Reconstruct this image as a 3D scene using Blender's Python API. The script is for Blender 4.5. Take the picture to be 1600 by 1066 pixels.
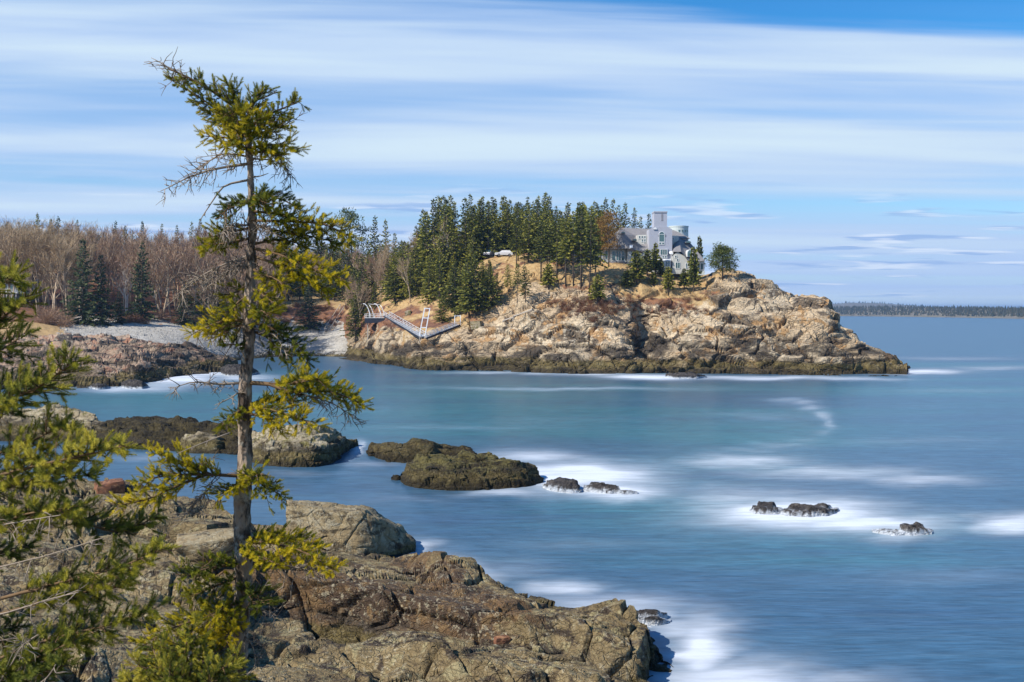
import bpy, math, random
import numpy as np
from mathutils import Vector, Matrix, Euler
from mathutils.bvhtree import BVHTree

SC = bpy.context.scene
for o in list(bpy.data.objects):
    bpy.data.objects.remove(o)
COL = SC.collection
R = math.radians

# ------------------------------------------------------------------ camera, sky, sun, exposure
F, HZ, H = 1700.0, 485.0, 13.0          # focal length in photo pixels, horizon row, eye height (m)
cam_d = bpy.data.cameras.new('camera')
cam = bpy.data.objects.new('camera', cam_d)
COL.objects.link(cam)
cam.location = (0, 0, H)
cam.rotation_euler = (R(90), 0, 0)
cam_d.sensor_width = 36
cam_d.lens = 36 * F / 1600
cam_d.shift_y = -(533 - HZ) / 1600
cam_d.clip_start = 0.1
cam_d.clip_end = 60000
SC.camera = cam

SUN_EL, SUN_FROM = 42.0, (-0.87, -0.49)     # elevation; horizontal direction the sun stands in
sun_d = bpy.data.lights.new('sun', 'SUN')
sun_d.energy = 4.8
sun_d.angle = R(0.5)
sun_d.color = (1.0, 0.94, 0.85)
sun = bpy.data.objects.new('sun', sun_d)
COL.objects.link(sun)
sv = Vector((SUN_FROM[0], SUN_FROM[1], 0)).normalized() * math.cos(R(SUN_EL))
sv.z = math.sin(R(SUN_EL))
sun.rotation_euler = sv.to_track_quat('Z', 'Y').to_euler()
sun.location = (-60, -60, 80)

SC.view_settings.view_transform = 'Standard'
SC.view_settings.look = 'None'
SC.view_settings.exposure = 0.42
SC.view_settings.gamma = 1.0
SC.view_settings.use_curve_mapping = False
SC.cycles.max_bounces = 6
SC.cycles.diffuse_bounces = 2
SC.cycles.glossy_bounces = 2
SC.cycles.transmission_bounces = 3
SC.cycles.transparent_max_bounces = 6
SC.cycles.volume_bounces = 0


class NT:
    """small helper to write node trees"""
    def __init__(s, tree):
        s.t = tree
        s.n = tree.nodes
        s.l = tree.links

    def node(s, typ, **kw):
        nd = s.n.new(typ)
        for k, v in kw.items():
            setattr(nd, k, v)
        return nd

    def link(s, a, b):
        s.l.new(a, b)

    def put(s, sock, v):
        if hasattr(v, 'is_output') or hasattr(v, 'links'):
            s.l.new(v, sock)
        else:
            sock.default_value = v

    def math(s, op, a, b=0.0, c=0.0, clamp=False):
        nd = s.n.new('ShaderNodeMath')
        nd.operation = op
        nd.use_clamp = clamp
        s.put(nd.inputs[0], a)
        s.put(nd.inputs[1], b)
        s.put(nd.inputs[2], c)
        return nd.outputs[0]

    def mix(s, f, a, b, blend='MIX'):
        nd = s.n.new('ShaderNodeMix')
        nd.data_type = 'RGBA'
        nd.blend_type = blend
        s.put(nd.inputs['Factor'], f)
        fix = lambda v: tuple(v) + (1,) if isinstance(v, (tuple, list)) and len(v) == 3 else v
        s.put(nd.inputs[6], fix(a))
        s.put(nd.inputs[7], fix(b))
        return nd.outputs[2]

    def step(s, x, a, b, lo=0.0, hi=1.0):
        nd = s.n.new('ShaderNodeMapRange')
        nd.interpolation_type = 'SMOOTHSTEP'
        s.put(nd.inputs[0], x)
        s.put(nd.inputs[1], a)
        s.put(nd.inputs[2], b)
        s.put(nd.inputs[3], lo)
        s.put(nd.inputs[4], hi)
        return nd.outputs[0]

    def noise(s, vec, scale, detail=4.0, rough=0.55, dist=0.0):
        nd = s.n.new('ShaderNodeTexNoise')
        if vec is not None:
            s.l.new(vec, nd.inputs['Vector'])
        nd.inputs['Scale'].default_value = scale
        nd.inputs['Detail'].default_value = detail
        nd.inputs['Roughness'].default_value = rough
        nd.inputs['Distortion'].default_value = dist
        return nd.outputs['Fac']

    def voro(s, vec, scale, feature='F1', out='Distance', rand=1.0):
        nd = s.n.new('ShaderNodeTexVoronoi')
        nd.feature = feature
        s.l.new(vec, nd.inputs['Vector'])
        nd.inputs['Scale'].default_value = scale
        nd.inputs['Randomness'].default_value = rand
        return nd.outputs[out]

    def scalev(s, vec, sc, rot=(0, 0, 0)):
        nd = s.n.new('ShaderNodeMapping')
        s.l.new(vec, nd.inputs[0])
        nd.inputs['Rotation'].default_value = rot
        nd.inputs['Scale'].default_value = sc
        return nd.outputs[0]

    def sep(s, vec):
        nd = s.n.new('ShaderNodeSeparateXYZ')
        s.l.new(vec, nd.inputs[0])
        return nd.outputs

    def comb(s, x, y, z):
        nd = s.n.new('ShaderNodeCombineXYZ')
        s.put(nd.inputs[0], x)
        s.put(nd.inputs[1], y)
        s.put(nd.inputs[2], z)
        return nd.outputs[0]

    def bump(s, h, strength, dist):
        nd = s.n.new('ShaderNodeBump')
        nd.inputs['Strength'].default_value = strength
        nd.inputs['Distance'].default_value = dist
        s.l.new(h, nd.inputs['Height'])
        return nd.outputs[0]

    def attr(s, name):
        nd = s.n.new('ShaderNodeAttribute')
        nd.attribute_name = name
        return nd


# ---- world: Nishita sky seen through long streaks of thin cloud
W = bpy.data.worlds.new('World')
SC.world = W
W.use_nodes = True
w = NT(W.node_tree)
w.n.clear()
sky = w.node('ShaderNodeTexSky', sky_type='NISHITA', sun_disc=False)
sky.sun_elevation = R(SUN_EL)
sky.sun_rotation = math.atan2(SUN_FROM[0], SUN_FROM[1])
sky.altitude = 0
sky.air_density = 1.0
sky.dust_density = 0.3
sky.ozone_density = 3.0
geo = w.node('ShaderNodeTexCoord')
X, Y, Z = w.sep(geo.outputs['Generated'])
# bands of cloud lie on a plane overhead, across the view: height / distance, turned a little
dist = w.math('MAXIMUM', w.math('ABSOLUTE', w.math('ADD', Y, w.math('MULTIPLY', X, -0.10))), 0.12)
el = w.math('DIVIDE', w.math('MAXIMUM', Z, 0.0), dist)
az = w.math('DIVIDE', X, w.math('ADD', w.math('ABSOLUTE', Y), 0.1))
band = w.math('POWER', w.math('ADD', w.math('MINIMUM', el, 3.0), 0.012), 0.62)
v1 = w.comb(w.math('MULTIPLY', az, 0.8), w.math('MULTIPLY', band, 15.0), 0.3)
v2 = w.comb(w.math('MULTIPLY', az, 1.9), w.math('MULTIPLY', band, 32.0), 4.1)
v3 = w.comb(w.math('MULTIPLY', az, 9.0), w.math('MULTIPLY', band, 60.0), 7.7)
n1 = w.noise(v1, 1.0, 3.0, 0.5, 0.3)
n2 = w.noise(v2, 1.0, 4.0, 0.55, 0.4)
n3 = w.noise(v3, 1.0, 3.0, 0.5, 0.2)
nn = w.math('ADD', w.math('MULTIPLY', n1, 0.76), w.math('MULTIPLY', n2, 0.24))
# the cloud sheet ends at an edge: clear sky above it
edge = w.math('SUBTRACT', 0.284, w.math('MULTIPLY', w.math('MINIMUM', az, 1.0), 0.055))
edge = w.math('ADD', edge, w.math('MULTIPLY', w.math('SUBTRACT', n2, 0.5), 0.06))
above = w.math('SUBTRACT', el, edge)
cover_edge = w.step(above, -0.012, 0.018, 1.0, 0.0)
cover = w.step(nn, 0.35, 0.57, 0.40, 1.0)
low = w.step(el, 0.0, 0.12, 0.5, 0.0)
cover = w.math('ADD', cover, low, clamp=True)
cover = w.math('MULTIPLY', cover, w.math('ADD', w.math('MULTIPLY', cover_edge, 0.92), 0.08))
bright = w.step(w.math('ADD', w.math('MULTIPLY', n1, 0.62), w.math('MULTIPLY', n2, 0.38)), 0.40, 0.68)
cloud = w.mix(bright, (3.4, 4.65, 7.0), (5.0, 6.2, 7.2))
# small low cumulus near the horizon, white tops and grey-blue bases
lowc = w.step(n3, 0.53, 0.63)
lowc = w.math('MULTIPLY', lowc, w.step(el, 0.005, 0.02))
lowc = w.math('MULTIPLY', lowc, w.step(el, 0.08, 0.13, 1.0, 0.0))
hs = w.node('ShaderNodeHueSaturation')
hs.inputs['Saturation'].default_value = 1.45
hs.inputs['Value'].default_value = 1.02
w.link(sky.outputs[0], hs.inputs['Color'])
base = w.mix(1.0, hs.outputs[0], (0.74, 1.0, 1.10), 'MULTIPLY')
skyc = w.mix(cover, base, cloud)
lowcol = w.mix(w.step(w.noise(v3, 1.7, 2.0), 0.42, 0.58), (2.2, 3.5, 6.2), (5.6, 6.4, 7.7))
skyc = w.mix(w.math('MULTIPLY', lowc, 0.75), skyc, lowcol)
bg = w.node('ShaderNodeBackground')
w.link(skyc, bg.inputs[0])
bg.inputs[1].default_value = 0.10
wo = w.node('ShaderNodeOutputWorld')
w.link(bg.outputs[0], wo.inputs[0])

# ------------------------------------------------------------------ small numeric helpers
rng = np.random.default_rng(7)
random.seed(11)


def P(px, py, D):
    """photo pixel at depth D -> world point"""
    return Vector(((px - 800) / F * D, D, H - (py - HZ) / F * D))


def _hash(ix, iy, iz, seed):
    h = (ix.astype(np.int64) * 374761393 + iy.astype(np.int64) * 668265263 +
         iz.astype(np.int64) * 2147483647 + seed * 1274126177) & 0xffffffff
    h = ((h ^ (h >> 13)) * 1274126177) & 0xffffffff
    h = ((h ^ (h >> 16)) * 2246822519) & 0xffffffff
    return (h ^ (h >> 15)) & 0xffffffff


def hash01(ix, iy, iz, seed):
    return _hash(ix, iy, iz, seed) / 4294967295.0


def vnoise(p, seed=0):
    """value noise in -1..1, p (n,3)"""
    i = np.floor(p)
    f = p - i
    u = f * f * f * (f * (f * 6 - 15) + 10)
    i = i.astype(np.int64)
    out = 0
    for dx in (0, 1):
        wx = u[:, 0] if dx else 1 - u[:, 0]
        for dy in (0, 1):
            wy = u[:, 1] if dy else 1 - u[:, 1]
            for dz in (0, 1):
                wz = u[:, 2] if dz else 1 - u[:, 2]
                out = out + wx * wy * wz * hash01(i[:, 0] + dx, i[:, 1] + dy, i[:, 2] + dz, seed)
    return out * 2 - 1


def fbm(p, octaves=4, seed=0, gain=0.5):
    a, s, t = 1.0, 0, 0
    q = p.copy()
    for k in range(octaves):
        s = s + a * vnoise(q, seed + k * 17)
        t += a
        a *= gain
        q = q * 2.03 + 3.1
    return s / t


def blocks(p, seed=0, tilt=0.6):
    """fractured-rock relief: every Voronoi cell is its own tilted facet, cracks between them.
    returns (facet height about -1..1, crack 0..1, cell random)"""
    i = np.floor(p).astype(np.int64)
    n = len(p)
    f1 = np.full(n, 9.0)
    f2 = np.full(n, 9.0)
    best = np.zeros((n, 3))
    bc = np.zeros((n, 3), dtype=np.int64)
    for dx in (-1, 0, 1):
        for dy in (-1, 0, 1):
            for dz in (-1, 0, 1):
                cx, cy, cz = i[:, 0] + dx, i[:, 1] + dy, i[:, 2] + dz
                c = np.stack([cx + hash01(cx, cy, cz, seed), cy + hash01(cx, cy, cz, seed + 1),
                              cz + hash01(cx, cy, cz, seed + 2)], 1)
                d = np.sqrt(((p - c) ** 2).sum(1))
                closer = d < f1
                f2 = np.where(closer, f1, np.minimum(f2, d))
                f1 = np.where(closer, d, f1)
                best = np.where(closer[:, None], c, best)
                bc = np.where(closer[:, None], np.stack([cx, cy, cz], 1), bc)
    r = hash01(bc[:, 0], bc[:, 1], bc[:, 2], seed + 5)
    t = np.stack([hash01(bc[:, 0], bc[:, 1], bc[:, 2], seed + 6 + k) - 0.5 for k in range(3)], 1) * 2
    h = (r * 2 - 1) + tilt * ((p - best) * t).sum(1) * 2
    crack = np.clip(1 - (f2 - f1) / 0.075, 0, 1)
    return h, crack, r


def pchip(xk, yk, x):
    """monotone cubic; yk (n, ...) over axis 0"""
    xk = np.asarray(xk, float)
    yk = np.asarray(yk, float)
    hk = np.diff(xk)
    dk = np.diff(yk, axis=0) / hk.reshape(-1, *([1] * (yk.ndim - 1)))
    m = np.zeros_like(yk)
    m[0], m[-1] = dk[0], dk[-1]
    a, b = dk[:-1], dk[1:]
    same = (a * b) > 0
    with np.errstate(divide='ignore', invalid='ignore'):
        hm = 2 * a * b / (a + b)
    m[1:-1] = np.where(same, np.nan_to_num(hm), 0)
    j = np.clip(np.searchsorted(xk, x, side='right') - 1, 0, len(xk) - 2)
    sh = (-1,) + (1,) * (yk.ndim - 1)
    t = ((x - xk[j]) / hk[j]).reshape(sh)
    hh = hk[j].reshape(sh)
    t2, t3 = t * t, t * t * t
    return ((2 * t3 - 3 * t2 + 1) * yk[j] + (t3 - 2 * t2 + t) * hh * m[j] +
            (-2 * t3 + 3 * t2) * yk[j + 1] + (t3 - t2) * hh * m[j + 1])


def mesh_np(name, V, faces, mat=None, parent=None, attrs=None, smooth=True, loc=None):
    """faces: (n,3) or (n,4) int array"""
    me = bpy.data.meshes.new(name)
    V = np.ascontiguousarray(V, dtype=np.float32)
    faces = np.ascontiguousarray(faces, dtype=np.int32)
    k = faces.shape[1]
    me.vertices.add(len(V))
    me.vertices.foreach_set('co', V.ravel())
    me.loops.add(faces.size)
    me.loops.foreach_set('vertex_index', faces.ravel())
    me.polygons.add(len(faces))
    me.polygons.foreach_set('loop_start', np.arange(0, faces.size, k, dtype=np.int32))
    me.update(calc_edges=True)
    me.polygons.foreach_set('use_smooth', np.full(len(faces), smooth))
    for an, av in (attrs or {}).items():
        a = me.attributes.new(an, 'FLOAT', 'POINT')
        a.data.foreach_set('value', np.ascontiguousarray(av, dtype=np.float32))
    if mat:
        me.materials.append(mat)
    ob = bpy.data.objects.new(name, me)
    COL.objects.link(ob)
    if parent:
        ob.parent = parent
    if loc:
        ob.location = loc
    return ob


def grid_faces(nu, nv):
    a = np.arange(nu * nv).reshape(nu, nv)
    return np.stack([a[:-1, :-1].ravel(), a[1:, :-1].ravel(), a[1:, 1:].ravel(), a[:-1, 1:].ravel()], 1)


class MB:
    """collects polygons for one mesh object"""
    def __init__(s):
        s.v, s.f = [], []

    def poly(s, vs, fs):
        b = len(s.v)
        s.v += [tuple(x) for x in vs]
        s.f += [tuple(b + i for i in f) for f in fs]
        return s

    def box(s, x0, x1, y0, y1, z0, z1):
        vs = [(x0, y0, z0), (x1, y0, z0), (x1, y1, z0), (x0, y1, z0), (x0, y0, z1), (x1, y0, z1), (x1, y1, z1), (x0, y1, z1)]
        return s.poly(vs, [(0, 3, 2, 1), (4, 5, 6, 7), (0, 1, 5, 4), (1, 2, 6, 5), (2, 3, 7, 6), (3, 0, 4, 7)])

    def bar(s, a, b, wd, ht=None):
        """square bar from a to b"""
        ht = ht or wd
        a, b = Vector(a), Vector(b)
        d = (b - a).normalized()
        up = Vector((0, 0, 1)) if abs(d.z) < 0.95 else Vector((0, 1, 0))
        sx = d.cross(up).normalized() * wd / 2
        sy = sx.cross(d).normalized() * ht / 2
        vs = [a - sx - sy, a + sx - sy, a + sx + sy, a - sx + sy, b - sx - sy, b + sx - sy, b + sx + sy, b - sx + sy]
        return s.poly(vs, [(0, 3, 2, 1), (4, 5, 6, 7), (0, 1, 5, 4), (1, 2, 6, 5), (2, 3, 7, 6), (3, 0, 4, 7)])

    def tube(s, pts, rad, sides=6):
        pts = [Vector(p) for p in pts]
        n = len(pts)
        vs, fs = [], []
        prev = None
        for i, p in enumerate(pts):
            d = (pts[min(i + 1, n - 1)] - pts[max(i - 1, 0)])
            d = d.normalized() if d.length > 1e-9 else Vector((0, 0, 1))
            if prev is None:
                ref = Vector((0, 0, 1)) if abs(d.z) < 0.9 else Vector((1, 0, 0))
                sx = d.cross(ref).normalized()
            else:
                sx = (prev - d * prev.dot(d)).normalized()
            prev = sx
            sy = d.cross(sx)
            r = rad[i] if hasattr(rad, '__len__') else rad
            for k in range(sides):
                a = 2 * math.pi * k / sides
                vs.append(p + sx * (r * math.cos(a)) + sy * (r * math.sin(a)))
        for i in range(n - 1):
            for k in range(sides):
                a, b = i * sides + k, i * sides + (k + 1) % sides
                fs.append((a, b, b + sides, a + sides))
        fs.append(tuple(range(sides))[::-1])
        fs.append(tuple((n - 1) * sides + k for k in range(sides)))
        return s.poly(vs, fs)

    def extrude(s, outline, y0, y1, axis='y'):
        """outline of (x,z) points pushed from y0 to y1"""
        n = len(outline)
        vs = [(x, y0, z) for x, z in outline] + [(x, y1, z) for x, z in outline]
        fs = [tuple(range(n)), tuple(range(2 * n - 1, n - 1, -1))]
        fs += [(i, i + n, (i + 1) % n + n, (i + 1) % n) for i in range(n)]
        return s.poly(vs, fs)

    def mesh(s, name, mat, smooth=False):
        me = bpy.data.meshes.new(name)
        me.from_pydata(s.v, [], s.f)
        me.update()
        if smooth:
            me.polygons.foreach_set('use_smooth', np.full(len(me.polygons), True))
        if mat:
            me.materials.append(mat)
        return me

    def build(s, name, mat, parent=None, smooth=False):
        ob = bpy.data.objects.new(name, s.mesh(name, mat, smooth))
        COL.objects.link(ob)
        if parent:
            ob.parent = parent
        return ob


def tag(o, label=None, cat=None, group=None, kind=None):
    if label:
        o['label'] = label
    if cat:
        o['category'] = cat
    if group:
        o['group'] = group
    if kind:
        o['kind'] = kind
    return o


def empty(name, loc, label, cat, group=None, rz=0.0, sc=1.0):
    o = bpy.data.objects.new(name, None)
    COL.objects.link(o)
    o.location = loc
    o.rotation_euler = (0, 0, rz)
    o.scale = (sc, sc, sc) if not hasattr(sc, '__len__') else sc
    return tag(o, label, cat, group)


def child(name, me, parent):
    o = bpy.data.objects.new(name, me)
    COL.objects.link(o)
    o.parent = parent
    return o


# ------------------------------------------------------------------ materials
def new_mat(name):
    m = bpy.data.materials.new(name)
    m.use_nodes = True
    t = NT(m.node_tree)
    b = m.node_tree.nodes['Principled BSDF']
    return m, t, b


def plain(name, col, rough=0.7, var=0.12, scale=3.0, metal=0.0, spec=0.3):
    m, t, b = new_mat(name)
    tc = t.node('ShaderNodeTexCoord')
    n = t.noise(tc.outputs['Object'], scale, 4.0)
    dark = tuple(c * (1 - var) for c in col)
    lite = tuple(min(1, c * (1 + var)) for c in col)
    t.link(t.mix(n, dark, lite), b.inputs['Base Color'])
    b.inputs['Roughness'].default_value = rough
    b.inputs['Metallic'].default_value = metal
    b.inputs['Specular IOR Level'].default_value = spec
    return m


def rock_mat(name, pal, scale, weed=None, veg=False, bump=0.3, bump_d=0.2, tone=None, wash=None, weedcol=((0.050, 0.036, 0.012), (0.145, 0.110, 0.040), (0.20, 0.16, 0.08))):
    """pal: list of (colour) mixed by noises: main, second, dark stain, lichen. weed: (z_black, z_weed, z_dark)"""
    m, t, b = new_mat(name)
    g = t.node('ShaderNodeNewGeometry')
    pos = g.outputs['Position']
    x, y, z = t.sep(pos)
    strata = t.scalev(pos, (1, 1, 2.2), (R(18), R(12), 0))
    a = t.noise(strata, scale * 0.5, 6.0, 0.62, 0.4)
    c = t.noise(pos, scale * 2.2, 6.0, 0.65, 0.3)
    d = t.noise(strata, scale * 1.0, 5.0, 0.6, 0.8)
    e = t.noise(pos, scale * 7.0, 4.0, 0.7)
    fine = t.noise(pos, scale * 22.0, 3.0, 0.7)
    col = t.mix(t.step(a, 0.42, 0.58), pal[0], pal[1])
    col = t.mix(t.step(d, 0.50, 0.59), col, pal[2])
    col = t.mix(t.math('MULTIPLY', t.step(c, 0.53, 0.60), 0.85), col, pal[3])
    if tone:
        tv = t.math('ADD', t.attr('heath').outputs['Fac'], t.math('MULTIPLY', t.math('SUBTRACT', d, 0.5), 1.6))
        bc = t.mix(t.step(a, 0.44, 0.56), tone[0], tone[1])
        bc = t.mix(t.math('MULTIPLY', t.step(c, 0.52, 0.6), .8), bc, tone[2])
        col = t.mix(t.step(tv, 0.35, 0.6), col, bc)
    col = t.mix(t.math('MULTIPLY', t.math('MULTIPLY', t.step(e, 0.53, 0.62), t.step(a, 0.44, 0.56, 0.15, 1.0)), 0.65), col, pal[4])
    if veg:
        va = t.attr('veg').outputs['Fac']
        vv = t.math('ADD', va, t.math('MULTIPLY', t.math('SUBTRACT', t.math('ADD', t.math('MULTIPLY', a, .5), t.math('MULTIPLY', c, .5)), 0.5), 2.0))
        vm = t.step(vv, 0.42, 0.58)
        gr = t.mix(t.step(e, 0.35, 0.65), (0.345, 0.215, 0.090), (0.45, 0.315, 0.150))
        hv = t.math('ADD', t.attr('heath').outputs['Fac'], t.math('MULTIPLY', t.math('SUBTRACT', d, 0.5), 2.2))
        heath = t.mix(t.step(c, 0.4, 0.6), (0.13, 0.065, 0.045), (0.24, 0.115, 0.055))
        gr = t.mix(t.step(hv, 0.42, 0.62), gr, heath)
        col = t.mix(vm, col, gr)
    rough = 0.85
    if weed:
        zb, zw, zd = weed
        wob = t.math('MULTIPLY', t.math('SUBTRACT', t.math('ADD', t.math('MULTIPLY', a, .6), t.math('MULTIPLY', c, .4)), 0.5), (zd - zb) * 1.6)
        zz = t.math('ADD', z, wob)
        zz2 = t.math('SUBTRACT', zz, t.math('MULTIPLY', t.attr('dark').outputs['Fac'], zd * 1.3))
        # black lichen zone plus the cave's painted shade, then rockweed, then wet dark rock at the waterline
        black = t.math('MULTIPLY', t.step(zz2, zd * 0.8, zd * 1.15, 1.0, 0.0), t.step(d, 0.43, 0.53, 0.25, 1.0))
        col = t.mix(t.math('MULTIPLY', black, 0.85), col, t.mix(e, (0.020, 0.017, 0.013), (0.075, 0.058, 0.040)))
        wv = t.mix(t.step(c, 0.36, 0.62), weedcol[0], weedcol[1])
        wv = t.mix(t.step(e, 0.5, 0.7), wv, weedcol[2])
        wm = t.math('MULTIPLY', t.step(zz, zw * 0.75, zw * 1.1, 1.0, 0.0), t.step(d, 0.30, 0.45, 0.3, 1.0))
        col = t.mix(wm, col, wv)
        bm = t.step(zz, zb * 0.6, zb * 1.5, 1.0, 0.0)
        col = t.mix(t.math('MULTIPLY', bm, 0.85), col, t.mix(e, (0.016, 0.013, 0.008), (0.050, 0.036, 0.016)))
    col = t.mix(0.75, col, t.mix(fine, (0.25, 0.25, 0.25), (1.75, 1.75, 1.75)), 'MULTIPLY')
    if wash:
        ws = t.noise(t.scalev(pos, (1.2, 1.2, .35)), 2.2, 4.0, 0.6, 0.6)
        wz = t.math('ADD', z, t.math('MULTIPLY', t.math('SUBTRACT', ws, 0.5), wash * 2.4))
        col = t.mix(t.math('MULTIPLY', t.step(wz, wash * 0.2, wash, 1.0, 0.0), 0.85), col, (0.62, 0.66, 0.70))
    t.link(col, b.inputs['Base Color'])
    b.inputs['Roughness'].default_value = rough
    b.inputs['Specular IOR Level'].default_value = 0.25
    wn = t.node('ShaderNodeTexNoise')
    t.link(pos, wn.inputs['Vector'])
    wn.inputs['Scale'].default_value = scale * 2.0
    wv_ = t.node('ShaderNodeVectorMath', operation='MULTIPLY_ADD')
    t.link(wn.outputs['Color'], wv_.inputs[0])
    wv_.inputs[1].default_value = (0.9 / scale,) * 3
    t.link(strata, wv_.inputs[2])
    ck = t.math('MULTIPLY', t.math('MINIMUM', t.voro(wv_.outputs[0], scale * 1.6, 'DISTANCE_TO_EDGE'), 0.05), 13.0)
    ck2 = t.math('MULTIPLY', t.math('MINIMUM', t.voro(wv_.outputs[0], scale * 4.6, 'DISTANCE_TO_EDGE'), 0.06), 6.0)
    ck = t.math('ADD', ck, ck2)
    if veg:
        ck = t.math('MULTIPLY', ck, t.math('SUBTRACT', 1.0, vm))
    hgt = t.math('ADD', t.math('MULTIPLY', e, 0.6), t.math('ADD', t.math('MULTIPLY', fine, 0.35), t.math('MULTIPLY', c, 0.8)))
    hgt = t.math('ADD', hgt, ck)
    t.link(t.bump(hgt, bump, bump_d), b.inputs['Normal'])
    return m


M = {}
M['headland'] = rock_mat('headland_rock', [(0.44, 0.330, 0.205), (0.54, 0.430, 0.285), (0.14, 0.105, 0.070), (0.38, 0.215, 0.085), (0.60, 0.51, 0.37)],
                         0.11, weed=(1.0, 2.7, 5.2), veg=True, bump=0.7, bump_d=0.8)
M['cove'] = rock_mat('cove_ground', [(0.41, 0.385, 0.335), (0.46, 0.435, 0.385), (0.34, 0.315, 0.27), (0.43, 0.395, 0.335), (0.49, 0.465, 0.415)],
                     0.3, weed=(0.3, 0.9, 1.6), veg=True, bump=0.5, bump_d=0.3)
M['left_ledge'] = rock_mat('left_ledge_rock', [(0.36, 0.26, 0.175), (0.42, 0.295, 0.205), (0.075, 0.062, 0.052), (0.36, 0.175, 0.105), (0.44, 0.375, 0.27)],
                           0.16, weed=(0.5, 2.2, 5.6), bump=0.7, bump_d=0.5)
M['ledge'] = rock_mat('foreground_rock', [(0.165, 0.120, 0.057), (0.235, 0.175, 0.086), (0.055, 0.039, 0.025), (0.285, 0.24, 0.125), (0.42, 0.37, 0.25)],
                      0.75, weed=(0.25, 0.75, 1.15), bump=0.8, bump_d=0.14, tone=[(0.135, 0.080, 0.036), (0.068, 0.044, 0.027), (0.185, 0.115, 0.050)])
M['boulder'] = rock_mat('boulder_rock', [(0.25, 0.185, 0.095), (0.30, 0.235, 0.13), (0.10, 0.075, 0.042), (0.33, 0.28, 0.18), (0.40, 0.36, 0.26)],
                        0.9, weed=(0.2, 0.5, 0.8), bump=0.7, bump_d=0.1)
M['pale_rock'] = rock_mat('pale_rock', [(0.29, 0.235, 0.145), (0.37, 0.31, 0.205), (0.11, 0.085, 0.042), (0.18, 0.155, 0.045), (0.42, 0.38, 0.28)],
                          0.6, weed=(0.4, 1.3, 1.7), bump=0.7, bump_d=0.15)
M['weed_rock'] = rock_mat('weed_rock', [(0.105, 0.085, 0.026), (0.15, 0.125, 0.040), (0.040, 0.031, 0.012), (0.20, 0.17, 0.065), (0.22, 0.20, 0.10)],
                          0.95, weed=(0.5, 1.2, 1.5), bump=0.9, bump_d=0.2)
M['dark_rock'] = rock_mat('dark_weed_rock', [(0.040, 0.031, 0.014), (0.060, 0.045, 0.016), (0.020, 0.016, 0.009), (0.085, 0.064, 0.022), (0.085, 0.067, 0.03)],
                          0.8, weed=(0.2, 0.5, 0.8), bump=0.9, bump_d=0.2, weedcol=((0.020, 0.015, 0.006), (0.055, 0.040, 0.014), (0.075, 0.058, 0.022)))
M['wet_rock'] = rock_mat('wet_black_rock', [(0.050, 0.044, 0.042), (0.080, 0.070, 0.064), (0.030, 0.026, 0.024), (0.11, 0.095, 0.08), (0.14, 0.12, 0.10)],
                         0.9, weed=(0.02, 0.05, 0.1), bump=0.8, bump_d=0.15, wash=0.42)
M['red_rock'] = rock_mat('rusty_rock', [(0.20, 0.085, 0.045), (0.27, 0.12, 0.06), (0.10, 0.045, 0.03), (0.34, 0.18, 0.09), (0.36, 0.22, 0.13)],
                         2.0, bump=0.6, bump_d=0.05)
M['pebble'] = plain('cobble_grey', (0.42, 0.395, 0.345), 0.85, 0.4, 0.9)


def water_mat():
    m, t, b = new_mat('sea_water')
    g = t.node('ShaderNodeNewGeometry')
    pos = g.outputs['Position']
    s1 = t.scalev(pos, (0.05, 0.22, 1), (0, 0, R(-6)))
    s2 = t.scalev(pos, (0.35, 1.5, 1), (0, 0, R(-4)))
    s3 = t.scalev(pos, (0.012, 0.05, 1), (0, 0, R(-8)))
    n1 = t.noise(s1, 1.0, 5.0, 0.6, 0.5)
    n2 = t.noise(s2, 1.0, 4.0, 0.6, 0.3)
    n3 = t.noise(s3, 1.0, 4.0, 0.55, 0.5)
    teal = t.math('ADD', t.attr('teal').outputs['Fac'], t.math('MULTIPLY', t.math('SUBTRACT', n3, 0.5), 1.6))
    col = t.mix(t.step(teal, 0.1, 0.9), (0.036, 0.096, 0.160), (0.032, 0.142, 0.178))
    col = t.mix(t.math('MULTIPLY', t.step(n1, 0.50, 0.72), 0.35), col, (0.075, 0.165, 0.235))
    col = t.mix(t.math('MULTIPLY', t.step(n1, 0.50, 0.30), 0.4), col, (0.032, 0.066, 0.135))
    col = t.mix(0.6, col, t.mix(t.step(n2, 0.25, 0.75), (0.6, 0.6, 0.6), (1.45, 1.45, 1.45)), 'MULTIPLY')
    s4 = t.scalev(pos, (0.9, 5.0, 1), (0, 0, R(-3)))
    n4 = t.noise(s4, 1.0, 3.0, 0.6)
    col = t.mix(0.5, col, t.mix(t.step(n4, 0.3, 0.7), (0.62, 0.62, 0.62), (1.42, 1.42, 1.42)), 'MULTIPLY')
    fa = t.attr('foam').outputs['Fac']
    k = t.math('ADD', t.math('MULTIPLY', n1, 0.55), t.math('MULTIPLY', n2, 0.45))
    fm = t.math('MULTIPLY', fa, t.math('ADD', 0.10, t.math('MULTIPLY', k, 1.75)))
    fm = t.math('MAXIMUM', fm, 0.0)
    fm = t.math('POWER', t.math('MINIMUM', fm, 1.0), 1.3)
    col = t.mix(t.math('MULTIPLY', fm, 0.92), col, (0.68, 0.72, 0.77))
    t.link(col, b.inputs['Base Color'])
    t.link(t.math('ADD', 0.30, t.math('MULTIPLY', fm, 0.6)), b.inputs['Roughness'])
    b.inputs['IOR'].default_value = 1.33
    b.inputs['Specular IOR Level'].default_value = 0.5
    t.link(t.bump(t.math('ADD', t.math('MULTIPLY', n2, 0.4), n1), 0.25, 0.25), b.inputs['Normal'])
    return m


M['water'] = water_mat()


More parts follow.
